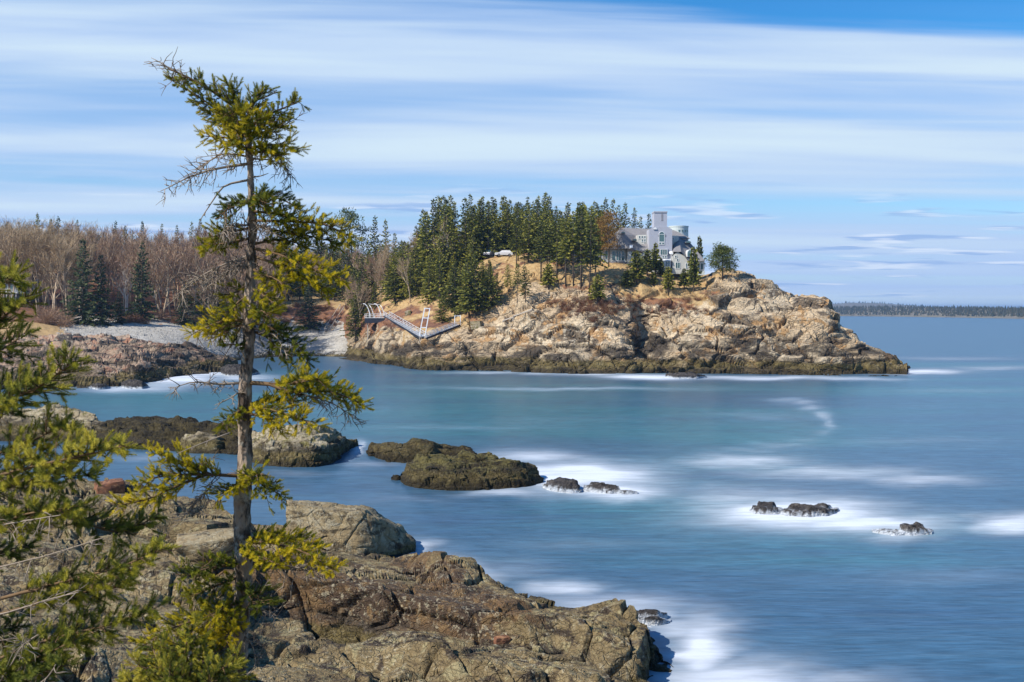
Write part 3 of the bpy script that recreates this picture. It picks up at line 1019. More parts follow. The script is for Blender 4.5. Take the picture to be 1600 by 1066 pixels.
for nm, spec, lb in [
    ('sea_rock', [(848, 764, 760, 757, 1.5), (862, 768, 756, 750, 3.5), (880, 771, 757, 750, 4), (900, 772, 760, 752, 4), (908, 771, 768, 766, 1.5)], 'dark wet rock in foam at the right end of the large islet'),
    ('sea_rock', [(912, 769, 764, 760, 1.5), (930, 772, 762, 756, 3), (950, 774, 764, 757, 3), (975, 775, 768, 765, 2), (996, 774, 771, 770, 1.2)], 'low black reef trailing into foam right of the islet'),
    ('sea_rock', [(1172, 803, 799, 796, 1.5), (1186, 806, 793, 787, 3), (1205, 807, 795, 787, 3.4), (1222, 806, 801, 797, 2), (1228, 805, 803, 802, 1)], 'left dark hump of the black rocks awash in foam'),
    ('sea_rock', [(1220, 807, 800, 797, 1.5), (1238, 810, 797, 790, 3.5), (1262, 811, 796, 788, 4), (1285, 810, 797, 789, 4), (1305, 806, 799, 795, 3), (1314, 803, 801, 800, 1)], 'broader dark hump right in the foam patch at centre right'),
    ('sea_rock', [(1362, 833, 830, 828, 1), (1380, 836, 829, 826, 2), (1402, 838, 831, 828, 2), (1418, 837, 835, 834, 1)], 'flat low wet rock left of the pointed one'),
    ('sea_rock', [(1404, 834, 829, 825, 1), (1414, 837, 824, 818, 2.4), (1430, 838, 825, 819, 2.6), (1448, 836, 830, 826, 2), (1456, 834, 832, 831, 1)], 'pointed small black rock farthest right in the sea'),
    ('sea_rock', [(985, 972, 966, 962, 1), (1000, 977, 964, 956, 2.2), (1022, 979, 965, 956, 2.4), (1040, 975, 968, 963, 1.8), (1048, 972, 970, 969, .8)], 'dark wet rock in spray behind the tip of the foreground ledge'),
    ('sea_rock', [(140, 607, 604, 602, 2), (152, 609, 603, 600, 4), (165, 608, 604, 602, 3), (172, 606, 605, 604, 2)], 'small black rock near shore at the left cove edge'),
    ('sea_rock', [(190, 606, 601, 598, 3), (205, 608, 600, 595, 6), (222, 608, 601, 597, 5), (232, 605, 603, 602, 2)], 'black rock washed by surf below the left ledges'),
    ('sea_rock', [(292, 581, 578, 576, 2), (300, 583, 576, 573, 4), (312, 582, 578, 576, 2)], 'lone little dark rock in the cove surf'),
    ('sea_rock', [(345, 585, 580, 576, 3), (358, 588, 577, 571, 6), (375, 588, 577, 570, 6), (395, 586, 579, 575, 5), (404, 583, 581, 580, 2)], 'dark rock at the cove mouth behind the spruce trunk'),
    ('sea_rock', [(1040, 590, 587, 585, 2), (1060, 592, 586, 583, 5), (1085, 592, 587, 584, 5), (1104, 590, 588, 587, 2)], 'low wet rock in surf at the foot of the headland'),
]:
    spec = [(a_, b_, c_ - (b_ - c_) * .08, d_ - (b_ - d_) * .08, e_) for a_, b_, c_, d_, e_ in spec]
    rock_thing(nm, islet_cols(spec), [3, 12, 8, 8, 4], 64, M['wet_rock'], rock_disp(.9, .35, .16 if spec[0][1] > 620 else .3, 13), lb, group='wet rocks awash in the sea')

# the big slab boulder standing on the ledge
BC = []
for px, yb, ye, yt, db in [(447, 826, 786, 781, 55.6), (452, 829, 784, 778, 55.5), (480, 834, 790, 781, 55.4), (520, 846, 796, 785, 55.2), (555, 855, 800, 788, 55.2), (585, 856, 808, 797, 55.8), (610, 853, 820, 812, 57), (630, 852, 832, 824, 58), (648, 853, 846, 842, 59)]:
    BC.append((px, [(yb + 14, db - .6), (yb, db - .5), ((yb + ye) / 2 - 2, db), (ye, db + .5), (yt, db + 2.6), (yt + 20, db + 3.6), (yb + 30, db + 4)]))
rock_thing('boulder', BC, [4, 26, 26, 16, 8, 4], 200, M['boulder'], rock_disp(2.2, .5, .2, 91, crack=.4, noise_amp=.8, terr=.15, bed=.35), 'big slab-sided tan boulder between ledge and water')


def loose_block(px, py, size, mat, label, seed, D=None, group=None, sink=0.25):
    """an angular stone lying on the ground at that pixel"""
    p = hit(px, py)
    if p is None:
        return
    n = 12
    g = np.linspace(-1, 1, n)
    pts, fcs, b = [], [], 0
    for ax in range(3):
        for sg in (-1, 1):
            a, c = np.meshgrid(g, g, indexing='ij')
            q = np.zeros((n * n, 3))
            q[:, ax] = sg
            q[:, (ax + 1) % 3] = a.ravel() * sg
            q[:, (ax + 2) % 3] = c.ravel()
            pts.append(q)
            fcs.append(grid_faces(n, n) + b)
            b += n * n
    V = np.concatenate(pts)
    r = np.linalg.norm(V, axis=1, keepdims=True)
    V = V * 0.62 + V / r * 0.45
    V = V * (1 + 0.16 * fbm(V * 1.1 + seed * 3.7, 3, seed)[:, None])
    V = V * np.array(size) / 2
    ob = mesh_np('boulder', V, np.concatenate(fcs), mat, attrs={'veg': np.zeros(len(V)), 'heath': np.zeros(len(V))})
    ob.location = p + Vector((0, 0, size[2] * (0.5 - sink)))
    ob.rotation_euler = (R(seed * 13 % 16 - 8), R(seed * 7 % 14 - 7), R(seed * 37 % 60 - 30))
    return tag(ob, label, 'boulder', group)


loose_block(784, 1006, (.55, .4, .35), M['red_rock'], 'rusty red stone lodged in a crack of the foreground ledge', 3)
loose_block(312, 842, (2.2, 1.6, 1.1), M['ledge'], 'dark square block left of the spruce trunk', 5)
loose_block(335, 860, (3.0, 1.8, .9), M['boulder'], 'grey angular slab at the foot of the dark square block', 6)
loose_block(172, 768, (1.6, 1.4, .8), M['red_rock'], 'pinkish block behind the leftmost branches', 8)
loose_block(490, 836, (2.6, 1.4, .8), M['pale_rock'], 'pale lichen covered slab leaning below the big boulder', 9)
loose_block(745, 512, (2.6, 2, 2), M['pale_rock'], 'round pale boulder on the slope above the dock', 10)
loose_block(638, 492, (1.6, 1.4, 1.4), M['pale_rock'], 'white round stone in the grass beside the dock ramp', 12)

# ---- sea
FOAM = [  # px, py, rx, ry, strength
    (905, 745, 110, 20, .95), (840, 714, 75, 11, .6), (960, 770, 70, 11, .95), (800, 771, 70, 6, .55), (1000, 765, 30, 10, .5),
    (1240, 802, 130, 22, 1.0), (1345, 818, 110, 17, .85), (1150, 778, 90, 18, .45), (1200, 770, 100, 9, .4), (1400, 842, 60, 8, .5), (1440, 828, 50, 8, .45),
    (1590, 818, 75, 16, .85), (1530, 806, 60, 9, .4), (1150, 722, 95, 10, .55), (1280, 738, 150, 13, .5), (1440, 750, 90, 10, .5), (1360, 745, 80, 6, .35),
    (1225, 624, 22, 3, .3), (1248, 629, 24, 4, .42), (1272, 638, 18, 5, .38), (1290, 650, 13, 7, .42), (1298, 662, 10, 7, .42), (1290, 675, 18, 5, .25), (1262, 686, 30, 4, .2), (1225, 695, 45, 5, .25), (1180, 704, 50, 5, .25),
    (880, 607, 170, 2.2, .38), (720, 608, 50, 2, .25), (740, 668, 190, 4, .10), (880, 655, 120, 4, .08),
    (1020, 589, 70, 3.5, .9), (930, 586, 60, 2.5, .6), (1200, 591, 120, 3, .7), (1320, 592, 80, 3, .6), (1440, 581, 65, 4, .85), (760, 582, 60, 2, .5), (850, 584, 40, 2, .5),
    (1480, 560, 120, 3, .3), (1560, 575, 70, 4, .4), (1500, 610, 120, 4, .2),
    (1095, 1015, 44, 46, .85), (1140, 1062, 120, 30, .8), (1290, 1062, 120, 16, .45), (1070, 985, 60, 18, .6), (950, 945, 110, 16, .55), (880, 922, 60, 12, .6), (1010, 960, 60, 12, .55),
    (690, 884, 60, 18, .65), (740, 900, 50, 14, .4), (655, 858, 25, 12, .75), (760, 890, 90, 20, .25),
    (270, 592, 60, 9, .9), (200, 608, 70, 6, .6), (320, 583, 50, 7, .9), (380, 590, 50, 6, .6), (245, 602, 70, 5, .5),
    (560, 703, 10, 12, .8), (590, 726, 40, 5, .3), (470, 740, 60, 6, .18), (640, 780, 80, 6, .15), (240, 716, 60, 5, .25),
    (1180, 650, 80, 6, .15), (560, 640, 120, 5, .05), (1420, 690, 140, 8, .15), (1500, 900, 150, 14, .12), (900, 850, 120, 10, .12),
]


def sea():
    u = np.concatenate([np.linspace(-2.6, -0.62, 14), np.linspace(-0.6, 0.6, 340), np.linspace(0.62, 2.6, 14)])
    d = np.concatenate([np.geomspace(6, 34, 8, endpoint=False), H * F / (np.linspace(650 + HZ, 520, 330, endpoint=False) - HZ), np.geomspace(H * F / 35, 21000, 50)])
    d = np.unique(np.round(d, 3))
    U, D = np.meshgrid(u, d, indexing='ij')
    x = U * D
    p = np.stack([x, D, np.zeros_like(x)], 2).reshape(-1, 3)
    px = 800 + F * p[:, 0] / p[:, 1]
    py = HZ + F * H / p[:, 1]
    q = np.stack([px / 70, py / 16, np.zeros_like(px)], 1)
    wx = 26 * fbm(q, 4, 3)
    wy = 7 * fbm(q, 4, 9) * np.clip((py - HZ) / 300, 0.15, 1)
    foam = np.zeros(len(p))
    for cx, cy, rx, ry, s in FOAM:
        t = ((px + wx - cx) / rx) ** 2 + ((py + wy - cy) / ry) ** 2
        foam = np.maximum(foam, s * np.exp(-t * 0.9)) + 0.25 * s * np.exp(-t * 0.5) * (1 - foam)
    foam = np.clip(foam, 0, 1)
    g = lambda cx, cy, rx, ry: np.exp(-((px - cx) / rx) ** 2 - ((py - cy) / ry) ** 2)
    p[:, 2] += 0.10 * foam ** 2 * np.clip((150 - p[:, 1]) / 60, 0, 1) * np.clip((p[:, 1] - 50) / 10, 0, 1)
    teal = np.clip(0.62 * g(750, 640, 330, 60) + 0.55 * g(1400, 840, 260, 45) + 0.6 * g(1000, 800, 250, 50) + .5 * g(1150, 690, 200, 50) + .5 * g(250, 630, 200, 40) + .45 * g(1450, 630, 350, 60) + 0.12, 0, 1)
    ob = mesh_np('sea', p, grid_faces(len(u), len(d)), M['water'], attrs={'foam': foam, 'teal': teal})
    tag(ob, 'calm misty blue green sea with white foam', kind='structure')


sea()

# ------------------------------------------------------------------ far island
def far_island():
    r = np.random.default_rng(5)
    cols = []
    for px, ys, yt, D in [(1080, 493.5, 478, 2500), (1290, 494, 477, 2450), (1400, 495, 476, 2250), (1500, 496.5, 477, 1950), (1600, 498.5, 478, 1650), (1750, 501, 478, 1400), (2000, 504, 478, 1170)]:
        D = H * F / (ys - HZ)
        yt2 = yt + 6 * 2000 / D * 0.9
        cols.append((px, [(ys + 0.6, D - 2), (ys - 1.0, D + 14), (ys - 2.0, D + 24), (yt2 + 4, D + 130), (yt2, D + 260), (ys - 1, D + 600)]))
    o = sheet('island', cols, [3, 3, 6, 6, 6], 220, M['island'], lambda p, veg: 1.2 * fbm(p / 30, 4, 3), bvh=False)
    tag(o, 'low wooded island on the far horizon', kind='structure')
    # second, farther ridge
    cols2 = []
    for px, yt in [(1150, 476), (1290, 475.5), (1330, 473), (1370, 474), (1420, 477), (1480, 482), (1560, 486)]:
        cols2.append((px, [(489.6, 4800), (488, 4830), (yt + 4, 5000), (yt, 5200), (488, 5700)]))
    o = sheet('island', cols2, [3, 4, 4, 4], 120, M['island'], lambda p, veg: 2.5 * fbm(p / 60, 4, 8), bvh=False)
    tag(o, 'farther blue wooded ridge on the horizon', kind='structure')
    # the wood on both, one mass
    V, Fc = [], []
    b = 0
    pts = []
    cpx = np.array([c[0] for c in cols], float)
    for k in range(5200):
        px = r.uniform(1080, 2000)
        Ds = np.interp(px, cpx, [c[1][0][1] for c in cols])
        t = r.uniform(0, 1)
        off = 22 + t * 270
        ys = np.interp(px, cpx, [c[1][2][0] for c in cols])
        y1 = np.interp(px, cpx, [c[1][3][0] for c in cols])
        y2 = np.interp(px, cpx, [c[1][4][0] for c in cols])
        yy = np.interp(off, [20, 130, 270], [ys, y1, y2])
        pts.append((P(px, yy, Ds + off), r.uniform(4, 7.5) * (1 + 0.3 * (r.random() < .08))))
    for k in range(900):
        px = r.uniform(1150, 1480)
        t = r.random()
        yt = np.interp(px, [c[0] for c in cols2], [c[1][3][0] for c in cols2])
        pts.append((P(px, 488 + (yt - 488) * t, 4830 + 370 * t), r.uniform(8, 14)))
    for p, h in pts:
        n = 5
        rad = h * r.uniform(.20, .34)
        a0 = r.random() * 6
        ring = [(p.x + rad * math.cos(a0 + 2 * math.pi * i / n), p.y + rad * math.sin(a0 + 2 * math.pi * i / n), p.z - .5 + r.uniform(0, 1.5)) for i in range(n)]
        V += ring + [(p.x, p.y, p.z + h)]
        Fc += [(b + i, b + (i + 1) % n, b + n) for i in range(n)]
        b += n + 1
    o = mesh_np('island_wood', np.array(V), np.array(Fc), M['island_wood'], smooth=False, attrs={'tint': np.repeat(r.random(len(pts)), 6)})
    tag(o, 'dense dark conifer wood covering the far island', 'wood', kind='stuff')


M['island'] = plain('island_ground', (0.16, 0.14, 0.10), 0.9, 0.4, 0.05)
M['island_wood'] = needle_mat('island_wood_foliage', [(0.0, (0.018, 0.026, 0.020)), (0.6, (0.034, 0.044, 0.028)), (1.0, (0.065, 0.062, 0.040))], 0.1)
far_island()


# ------------------------------------------------------------------ trees seen from far
def kites(pos, dirs, side, L, Wd):
    """leaf sprays: flat kites; arrays (n,3)"""
    a = pos
    b = pos + dirs * (L * .45)[:, None] + side * Wd[:, None]
    c = pos + dirs * L[:, None]
    d = pos + dirs * (L * .45)[:, None] - side * Wd[:, None]
    V = np.stack([a, b, c, d], 1).reshape(-1, 3)
    return V, np.arange(len(V)).reshape(-1, 4)


def unit(a):
    return a / (np.linalg.norm(a, axis=-1, keepdims=True) + 1e-9)


def mesh_only(name, V, Fc, mat, attrs=None, smooth=False):
    o = mesh_np(name, V, Fc, mat, attrs=attrs, smooth=smooth)
    me = o.data
    bpy.data.objects.remove(o)
    return me


def spruce_variant(seed, mat, h=14.0, rad=2.4, bare=0.08, dens=1.0, ragged=0.35, top=0.9):
    """returns trunk mesh, crown mesh for a conifer of height h at the origin"""
    r = np.random.default_rng(seed)
    pos, dr, sd, LL, WW, tint = [], [], [], [], [], []
    z = bare * h
    az = 0.0
    lean = r.normal(0, .012, 2)
    while z < h * 0.985:
        t = (z / h - bare) / (1 - bare)
        prof = (1 - t) ** top * (0.55 + 0.45 * min(1, t * 5 + .35))
        nb = max(3, int(6 * dens * (1 - 0.4 * t)))
        for k in range(nb):
            az = az + 2.399 + r.normal(0, .3)
            L = rad * prof * (1 + r.uniform(-ragged, ragged)) + 0.18
            if r.random() < 0.07:
                L *= 0.4
            out = np.array([math.cos(az), math.sin(az), 0])
            up0 = 0.55 * t + 0.05 - 0.25 * (1 - t) + r.normal(0, .1)
            ns = max(3, int(L / 0.125))
            for j in range(ns):
                s = (j + r.random()) / ns
                p = out * (L * s) + np.array([lean[0] * z, lean[1] * z, z + L * (up0 * s - 0.22 * s * s * (1 - t) + 0.12 * s ** 3)])
                lat = np.cross(out, [0, 0, 1]) * r.choice([-1, 1])
                d = out * 0.75 + lat * r.uniform(.1, .95) + np.array([0, 0, r.uniform(-.45, .25)])
                pos.append(p + r.normal(0, .05, 3))
                dr.append(d)
                q = r.normal(0, 1, 3)
                q[2] *= .5
                sd.append(q)
                LL.append(r.uniform(.35, .72) * (0.75 + .35 * (1 - t)))
                WW.append(r.uniform(.09, .20))
                tint.append(np.clip(0.02 + 0.75 * s ** 1.4 + r.normal(0, .16), 0, 1))  # inner sprays darker: the crown's shaded inside is put into the tint
        z += h * 0.021 * (1.15 - .3 * t) / max(.6, dens) * r.uniform(.7, 1.3)
    # leader
    for k in range(14):
        pos.append(np.array([lean[0] * h, lean[1] * h, h * (0.955 + .045 * k / 14)]))
        dr.append(np.array([r.normal(0, .6), r.normal(0, .6), 1.0]))
        sd.append(r.normal(0, 1, 3))
        LL.append(.45)
        WW.append(.06)
        tint.append(.6)
    pos, dr, sd = np.array(pos), unit(np.array(dr)), np.array(sd)
    sd = unit(np.cross(dr, sd))
    V, Fc = kites(pos, dr, sd, np.array(LL), np.array(WW))
    crown = mesh_only('crown', V, Fc, mat, {'tint': np.repeat(tint, 4)})
    mb = MB()
    mb.tube([(0, 0, -.6), (lean[0] * h * .3, lean[1] * h * .3, h * .3), (lean[0] * h * .7, lean[1] * h * .7, h * .7), (lean[0] * h, lean[1] * h, h * .98)], [.17, .14, .08, .02], 6)
    for k in range(10):      # dead snags under the crown
        a = r.random() * 6.28
        zz = h * bare * r.uniform(.35, 1.2)
        mb.tube([(0, 0, zz), (math.cos(a) * .9, math.sin(a) * .9, zz - .15)], [.025, .01], 3)
    trunk = mb.mesh('trunk', M['bark_dark'], True)
    return trunk, crown, h


def pine_variant(seed, mat, h=12.0, rad=3.4, bare=.3, nl=26):
    """irregular broad conifer: limbs that end in clumps"""
    r = np.random.default_rng(seed)
    mb = MB()
    pts = [(0, 0, -.6), (r.normal(0, .15), r.normal(0, .15), h * .4), (r.normal(0, .3), r.normal(0, .3), h * .75), (r.normal(0, .4), r.normal(0, .4), h * .97)]
    mb.tube(pts, [.2, .16, .09, .03], 6)
    pos, dr, LL, WW, tint = [], [], [], [], []
    for k in range(nl):
        t = (k + r.random()) / nl
        z = h * (bare + (1 - bare) * t)
        a = k * 2.399 + r.normal(0, .3)
        L = rad * (0.45 + .65 * math.sin(math.pi * min(1, t * .8 + .22))) * r.uniform(.55, 1.1) * (1 if t < .8 else .75)
        tip = np.array([math.cos(a) * L, math.sin(a) * L, z + L * r.uniform(.05, .4)])
        b = np.array([0, 0, z - .2])
        mid = (b + tip) / 2 + np.array([0, 0, -.1])
        mb.tube([b, mid, tip], [.06, .04, .015], 4)
        for c in range(4):
            cc = b + (tip - b) * r.uniform(.45, 1.05) + r.normal(0, .35, 3) * np.array([1, 1, .5])
            n = 26
            q = r.normal(0, 1, (n, 3))
            q = unit(q) * (r.random((n, 1)) ** .4) * np.array([.85, .85, .5])
            for w_ in q:
                pos.append(cc + w_)
                dr.append(w_ + np.array([0, 0, .35]) + r.normal(0, .3, 3))
                LL.append(r.uniform(.3, .55))
                WW.append(r.uniform(.05, .1))
                tint.append(np.clip(.35 + .5 * w_[2] + r.normal(0, .18), 0, 1))
    pos, dr = np.array(pos), unit(np.array(dr))
    sd = unit(np.cross(dr, r.normal(0, 1, (len(dr), 3))))
    V, Fc = kites(pos, dr, sd, np.array(LL), np.array(WW))
    crown = mesh_only('crown', V, Fc, mat, {'tint': np.repeat(tint, 4)})
    return mb.mesh('trunk', M['bark_dark'], True), crown, h


def bare_variant(seed, mat, bark, h=13.0, spread=2.6, stems=1, fork=.45, twigs=1500):
    """leafless tree: forking limbs and a haze of twigs"""
    r = np.random.default_rng(seed)
    mb = MB()
    ends = []

    def grow(p, d, L, rad, lev):
        n = 3
        pts = [p]
        for i in range(n):
            d = unit(d + r.normal(0, .09, 3) + np.array([0, 0, .05]))
            p = p + d * L / n
            pts.append(p)
        mb.tube(pts, np.linspace(rad, rad * .62, n + 1), 5 if lev < 2 else 3)
        ends.append((pts, d, lev))
        if lev >= 3:
            return
        for c in range([4, 4, 3][lev]):
            s = r.uniform(.45, 1.0) if c else 1.0
            i = min(n - 1, int(s * n))
            q = pts[i] + (pts[i + 1] - pts[i]) * (s * n - i) if s < 1 else pts[-1]
            a = r.random() * 6.28
            sp = r.uniform(.3, .75) * (.35 if c == 0 else 1)
            nd = unit(d + sp * np.array([math.cos(a), math.sin(a), .1]))
            grow(q, nd, L * r.uniform(.5, .75), rad * r.uniform(.42, .6), lev + 1)

    for s in range(stems):
        a = r.random() * 6.28
        d0 = unit(np.array([math.cos(a) * .16 * (stems > 1), math.sin(a) * .16 * (stems > 1), 1]) + r.normal(0, .04, 3))
        grow(np.array([r.normal(0, .3) * (stems > 1), r.normal(0, .3) * (stems > 1), -.4]), d0, h * fork, .17, 0)
    allp = np.array(mb.v)
    sc = h / allp[:, 2].max() * .97
    mb.v = [(v[0] * spread / 2.6, v[1] * spread / 2.6, v[2] * sc if v[2] > 0 else v[2]) for v in mb.v]
    pos, dr = [], []
    tw = [e for e in ends if e[2] >= 2]
    for k in range(twigs):
        pts, d, lev = tw[r.integers(len(tw))]
        i = r.integers(len(pts) - 1)
        q = pts[i] + (pts[i + 1] - pts[i]) * r.random()
        pos.append(q * np.array([spread / 2.6, spread / 2.6, sc]))
        dr.append(d + r.normal(0, .5, 3) + np.array([0, 0, .25]))
    pos, dr = np.array(pos), unit(np.array(dr))
    sd = unit(np.cross(dr, r.normal(0, 1, (len(dr), 3))))
    V, Fc = kites(pos, dr, sd, r.uniform(.5, 1.3, len(pos)), r.uniform(.012, .028, len(pos)))
    crown = mesh_only('crown', V, Fc, mat, {'tint': np.repeat(r.random(len(pos)), 4)})
    return mb.mesh('trunk', bark, True), crown, h


def bush_variant(seed, mat, h=1.6, rad=1.3, n=420):
    r = np.random.default_rng(seed)
    a = r.random(n) * 6.28
    el_ = np.arccos(r.uniform(.1, 1, n))
    d = np.stack([np.cos(a) * np.sin(el_), np.sin(a) * np.sin(el_), np.cos(el_)], 1)
    st = d * (r.uniform(0, .75, (n, 1))) * np.array([rad, rad, h])
    dd = unit(d + r.normal(0, .35, (n, 3)))
    sd = unit(np.cross(dd, r.normal(0, 1, (n, 3))))
    V, Fc = kites(st, dd, sd, r.uniform(.25, .7, n) * h * .6, r.uniform(.012, .035, n))
    return mesh_only('twigs', V, Fc, mat, {'tint': np.repeat(r.random(n), 4)})


SPR = [spruce_variant(100 + i, M['far_spruce'], 14, 2.7 + .3 * (i % 3), .06 + .05 * (i % 4), .72 + .08 * (i % 3), .5, 1.0 + .12 * (i % 3)) for i in range(7)]
DSP = [spruce_variant(130 + i, M['dark_spruce'], 14, 3.1, .03, .9, .4, 1.0) for i in range(3)]
TSP = [spruce_variant(150 + i, M['far_spruce'], 14, 2.5, .34 + .06 * i, .8, .55, .8) for i in range(4)]     # tall bare boles
SML = [spruce_variant(170 + i, M['far_spruce'], 6, 1.35, .24, .9, .45, .8) for i in range(4)]
PIN = [pine_variant(200 + i, M['pine'], 12) for i in range(2)]
RST = [pine_variant(210, M['rust_pine'], 12, 3.2, .3, 30)]
RPN = [pine_variant(215, M['pine'], 8, 2.8, .28, 44)]
BTN = [bare_variant(300 + i, M['twig_tan'], M['bark_tan'], 13, 1.9, 1 + i % 3, .52, 1000) for i in range(4)]
BPK = [bare_variant(320 + i, M['twig_pink'], M['bark_tan'], 12, 2.5, 1 + i % 2, .45, 1500) for i in range(4)]
BIR = [bare_variant(340 + i, M['twig_pink'], M['bark_white'], 12, 3.2, 1 + i, .36, 900) for i in range(2)]
BSH = [bush_variant(400 + i, M['twig_red']) for i in range(3)]
BSG = [bush_variant(410 + i, M['twig_tan']) for i in range(2)]
BSP = [bush_variant(420 + i, M['twig_pink'], 2.2, 1.5, 500) for i in range(2)]
rt = random.Random(5)


def tree(name, kinds, x, y, hgt, label, group=None, z=None, wide=1.0):
    tr, cr, h = rt.choice(kinds)
    z = ground(x, y) if z is None else z
    s = hgt / h
    e = empty(name, (x, y, z - .1), label, 'tree', group, rt.random() * 6.28, (s * wide, s * wide, s))
    child('trunk', tr, e)
    child('crown', cr, e)
    return e


def tree_px(name, kinds, px, py_base, py_top, label, group=None, wide=1.0, D=None):
    """tree whose foot shows at (px, py_base) and top at py_top"""
    if D is None:
        p = hit(px, py_base)
        if p is None:
            return None
    else:
        x = (px - 800) / F * D
        p = Vector((x, D, ground(x, D)))
    top = P(px, py_top, p.y).z
    return tree(name, kinds, p.x, p.y, max(1.2, top - p.z), label, group, p.z, wide)


ORD = ['leftmost', 'second from left', 'third from left', 'fourth from left', 'fifth from left', 'sixth from left', 'seventh from left', 'eighth from left'] + ['%dth from left' % k for k in range(9, 40)]


def bush(meshes, px, py, sc, label, group, name='shrub'):
    p = hit(px, py)
    if p is None:
        return
    e = child(name, rt.choice(meshes), None)
    e.location = p
    e.rotation_euler = (0, 0, rt.random() * 6)
    e.scale = (sc, sc, sc * rt.uniform(.8, 1.2))
    return tag(e, label, 'shrub', group)


# --- single trees one can point at
for px, yb, yt, lb, kd, wd_ in [
    (934, 474, 430, 'lone small spruce low on the slope left of the house lawn', SML, 1.15),
    (979, 451, 424, 'squat bushy spruce on the slope below the left house wing', SML, 1.6),
    (995, 444, 393, 'dark spruce with a bare pale trunk before the left house wing', SML, 1.2),
    (1011, 432, 390, 'spruce crowding the wall left of the chimney tower', SML, 1.1),
    (1024, 430, 380, 'tallest narrow spruce in front of the chimney tower', SML, .7),
    (1033, 432, 404, 'short spruce at the foot of the chimney tower', SML, .9),
    (1044, 458, 417, 'small spruce on a thin bare trunk below the house centre', SML, 1.0),
    (1021, 447, 425, 'thin scrubby spruce sapling below the house centre', SML, 1.2),
    (1084, 457, 387, 'tall narrow spruce in front of the right house wing', SML, .6),
    (1069, 452, 420, 'small spruce just left of the tall narrow one', SML, 1.1),
    (821, 480, 415, 'spruce with dark bare bole above the wooden rail', TSP, 1.0),
    (808, 474, 412, 'spruce close behind the one above the wooden rail', TSP, .9),
    (857, 452, 413, 'small spruce alone on the golden grass slope', SML, 1.2),
    (794, 462, 405, 'open crowned spruce below the parked cars', TSP, 1.0),
    (744, 492, 394, 'tall broad spruce just left of the slope wood end', SPR, 1.15),
    (755, 480, 406, 'spruce between the two broad ones below the grey car', SPR, 1.1),
    (733, 498, 402, 'lowest broad spruce near the gate frame of the ramp', SPR, 1.2),
    (776, 470, 420, 'young spruce on the grass right below the white car', SPR, 1.2),
    (764, 486, 398, 'broad spruce at the right end of the slope wood', SPR, 1.0),
]:
    tree_px('spruce_tree', kd, px, yb, yt + (8 if 760 < px < 800 else 0), lb, 'single spruces on the headland slope', wd_)
tree_px('pine_tree', RPN, 1129, 438, 385, 'round topped pine standing alone right of the house', wide=1.2)
tree_px('spruce_tree', SML, 1093, 392, 370, 'small dark spruce peeping out behind the right house wing', D=282, wide=.45)
tree_px('pine_tree', RST, 951, 415, 333, 'rusty orange brown pine beside the left house wing', D=262, wide=.85)
tree_px('pine_tree', RST, 938, 418, 345, 'second rusty pine left of the house, partly hidden', D=266, wide=.9)
for k, (px, yb, yt) in enumerate(sorted([(896, 446, 335), (908, 449, 322), (921, 456, 340), (884, 447, 345), (870, 440, 338), (845, 440, 345), (931, 444, 350), (858, 436, 350)])):
    tree_px('spruce_tree', TSP, px, yb, yt, ORD[k] + ' of the tall bare boled spruces at the edge of headland wood', 'bare boled spruces at the edge of the headland wood', 1.1)
for k, (px, yt, D) in enumerate(sorted([(944, 309, 290), (957, 311, 296), (976, 317, 292), (990, 325, 294), (1013, 334, 298), (930, 314, 300), (967, 320, 305), (1002, 338, 296)])):
    tree_px('spruce_tree', SPR, px, 0, yt, ORD[k] + ' of the pointed spruces rising behind the house roof', 'spruces behind the house', .95, D)

# --- headland wood
tx = [600, 640, 665, 680, 705, 740, 775, 800, 850, 880, 900, 940]
ty = [350, 330, 312, 303, 302, 300, 300, 305, 298, 308, 312, 314]
placed = []


def place(px, D, a, b, dm, what, where):
    """says in which part of a wood the tree stands"""
    t = (px - a) / (b - a)
    part = ['left end', 'left part', 'middle', 'right part', 'right end'][min(4, max(0, int(t * 5)))]
    return '%s %s, %s of the %s' % ('front row' if D < dm else 'back row', what, part, where)


def scatter(n, fpx, fd, mind, tries=4000):
    out = []
    for k in range(tries):
        if len(out) >= n:
            break
        px = rt.uniform(*fpx)
        D = rt.uniform(*fd)
        x = (px - 800) / F * D
        if all((x - a) ** 2 + (D - b) ** 2 > mind ** 2 for a, b in placed):
            placed.append((x, D))
            out.append((px, D, x))
    return out


for px, D, x in scatter(88, (655, 945), (284, 326), 2.3):
    z = ground(x, D)
    top = P(px, np.interp(px, tx, ty) + rt.triangular(0, 45, 8), D).z
    h = min(max(top - z, 7), 21)
    if px > 770 and px < 806 and D < 292:
        continue
    tree('spruce_tree', SPR, x, D, h, place(px, D, 655, 945, 305, 'pointed spruce', 'wood crowning the headland'), 'spruces of the headland wood', z, rt.uniform(.9, 1.2))
for px, D, x in scatter(68, (612, 772), (259, 292), 2.2):
    if px < 690:
        D += float(np.interp(px, [612, 660, 690], [34, 24, 4]))
        x = (px - 800) / F * D
    z = ground(x, D)
    hh = rt.uniform(6, 15)
    if px > 745:                       # keeps the gap where the cars stand
        hh = min(hh, P(px, 410, D).z - z)
        if hh < 3:
            continue
    tree('spruce_tree', SPR, x, D, hh, place(px, D, 612, 772, 280, 'spruce', 'slope wood above the dock'), 'spruces on the slope above the dock', z, rt.uniform(.85, 1.6))
for px, D, x in scatter(26, (806, 940), (266, 286), 2.6):
    z = ground(x, D)
    tree('spruce_tree', SPR + TSP, x, D, rt.uniform(10, 15), place(px, D, 806, 940, 276, 'full spruce', 'headland wood right of the cars'), 'spruces right of the parked cars', z, rt.uniform(1.0, 1.25))
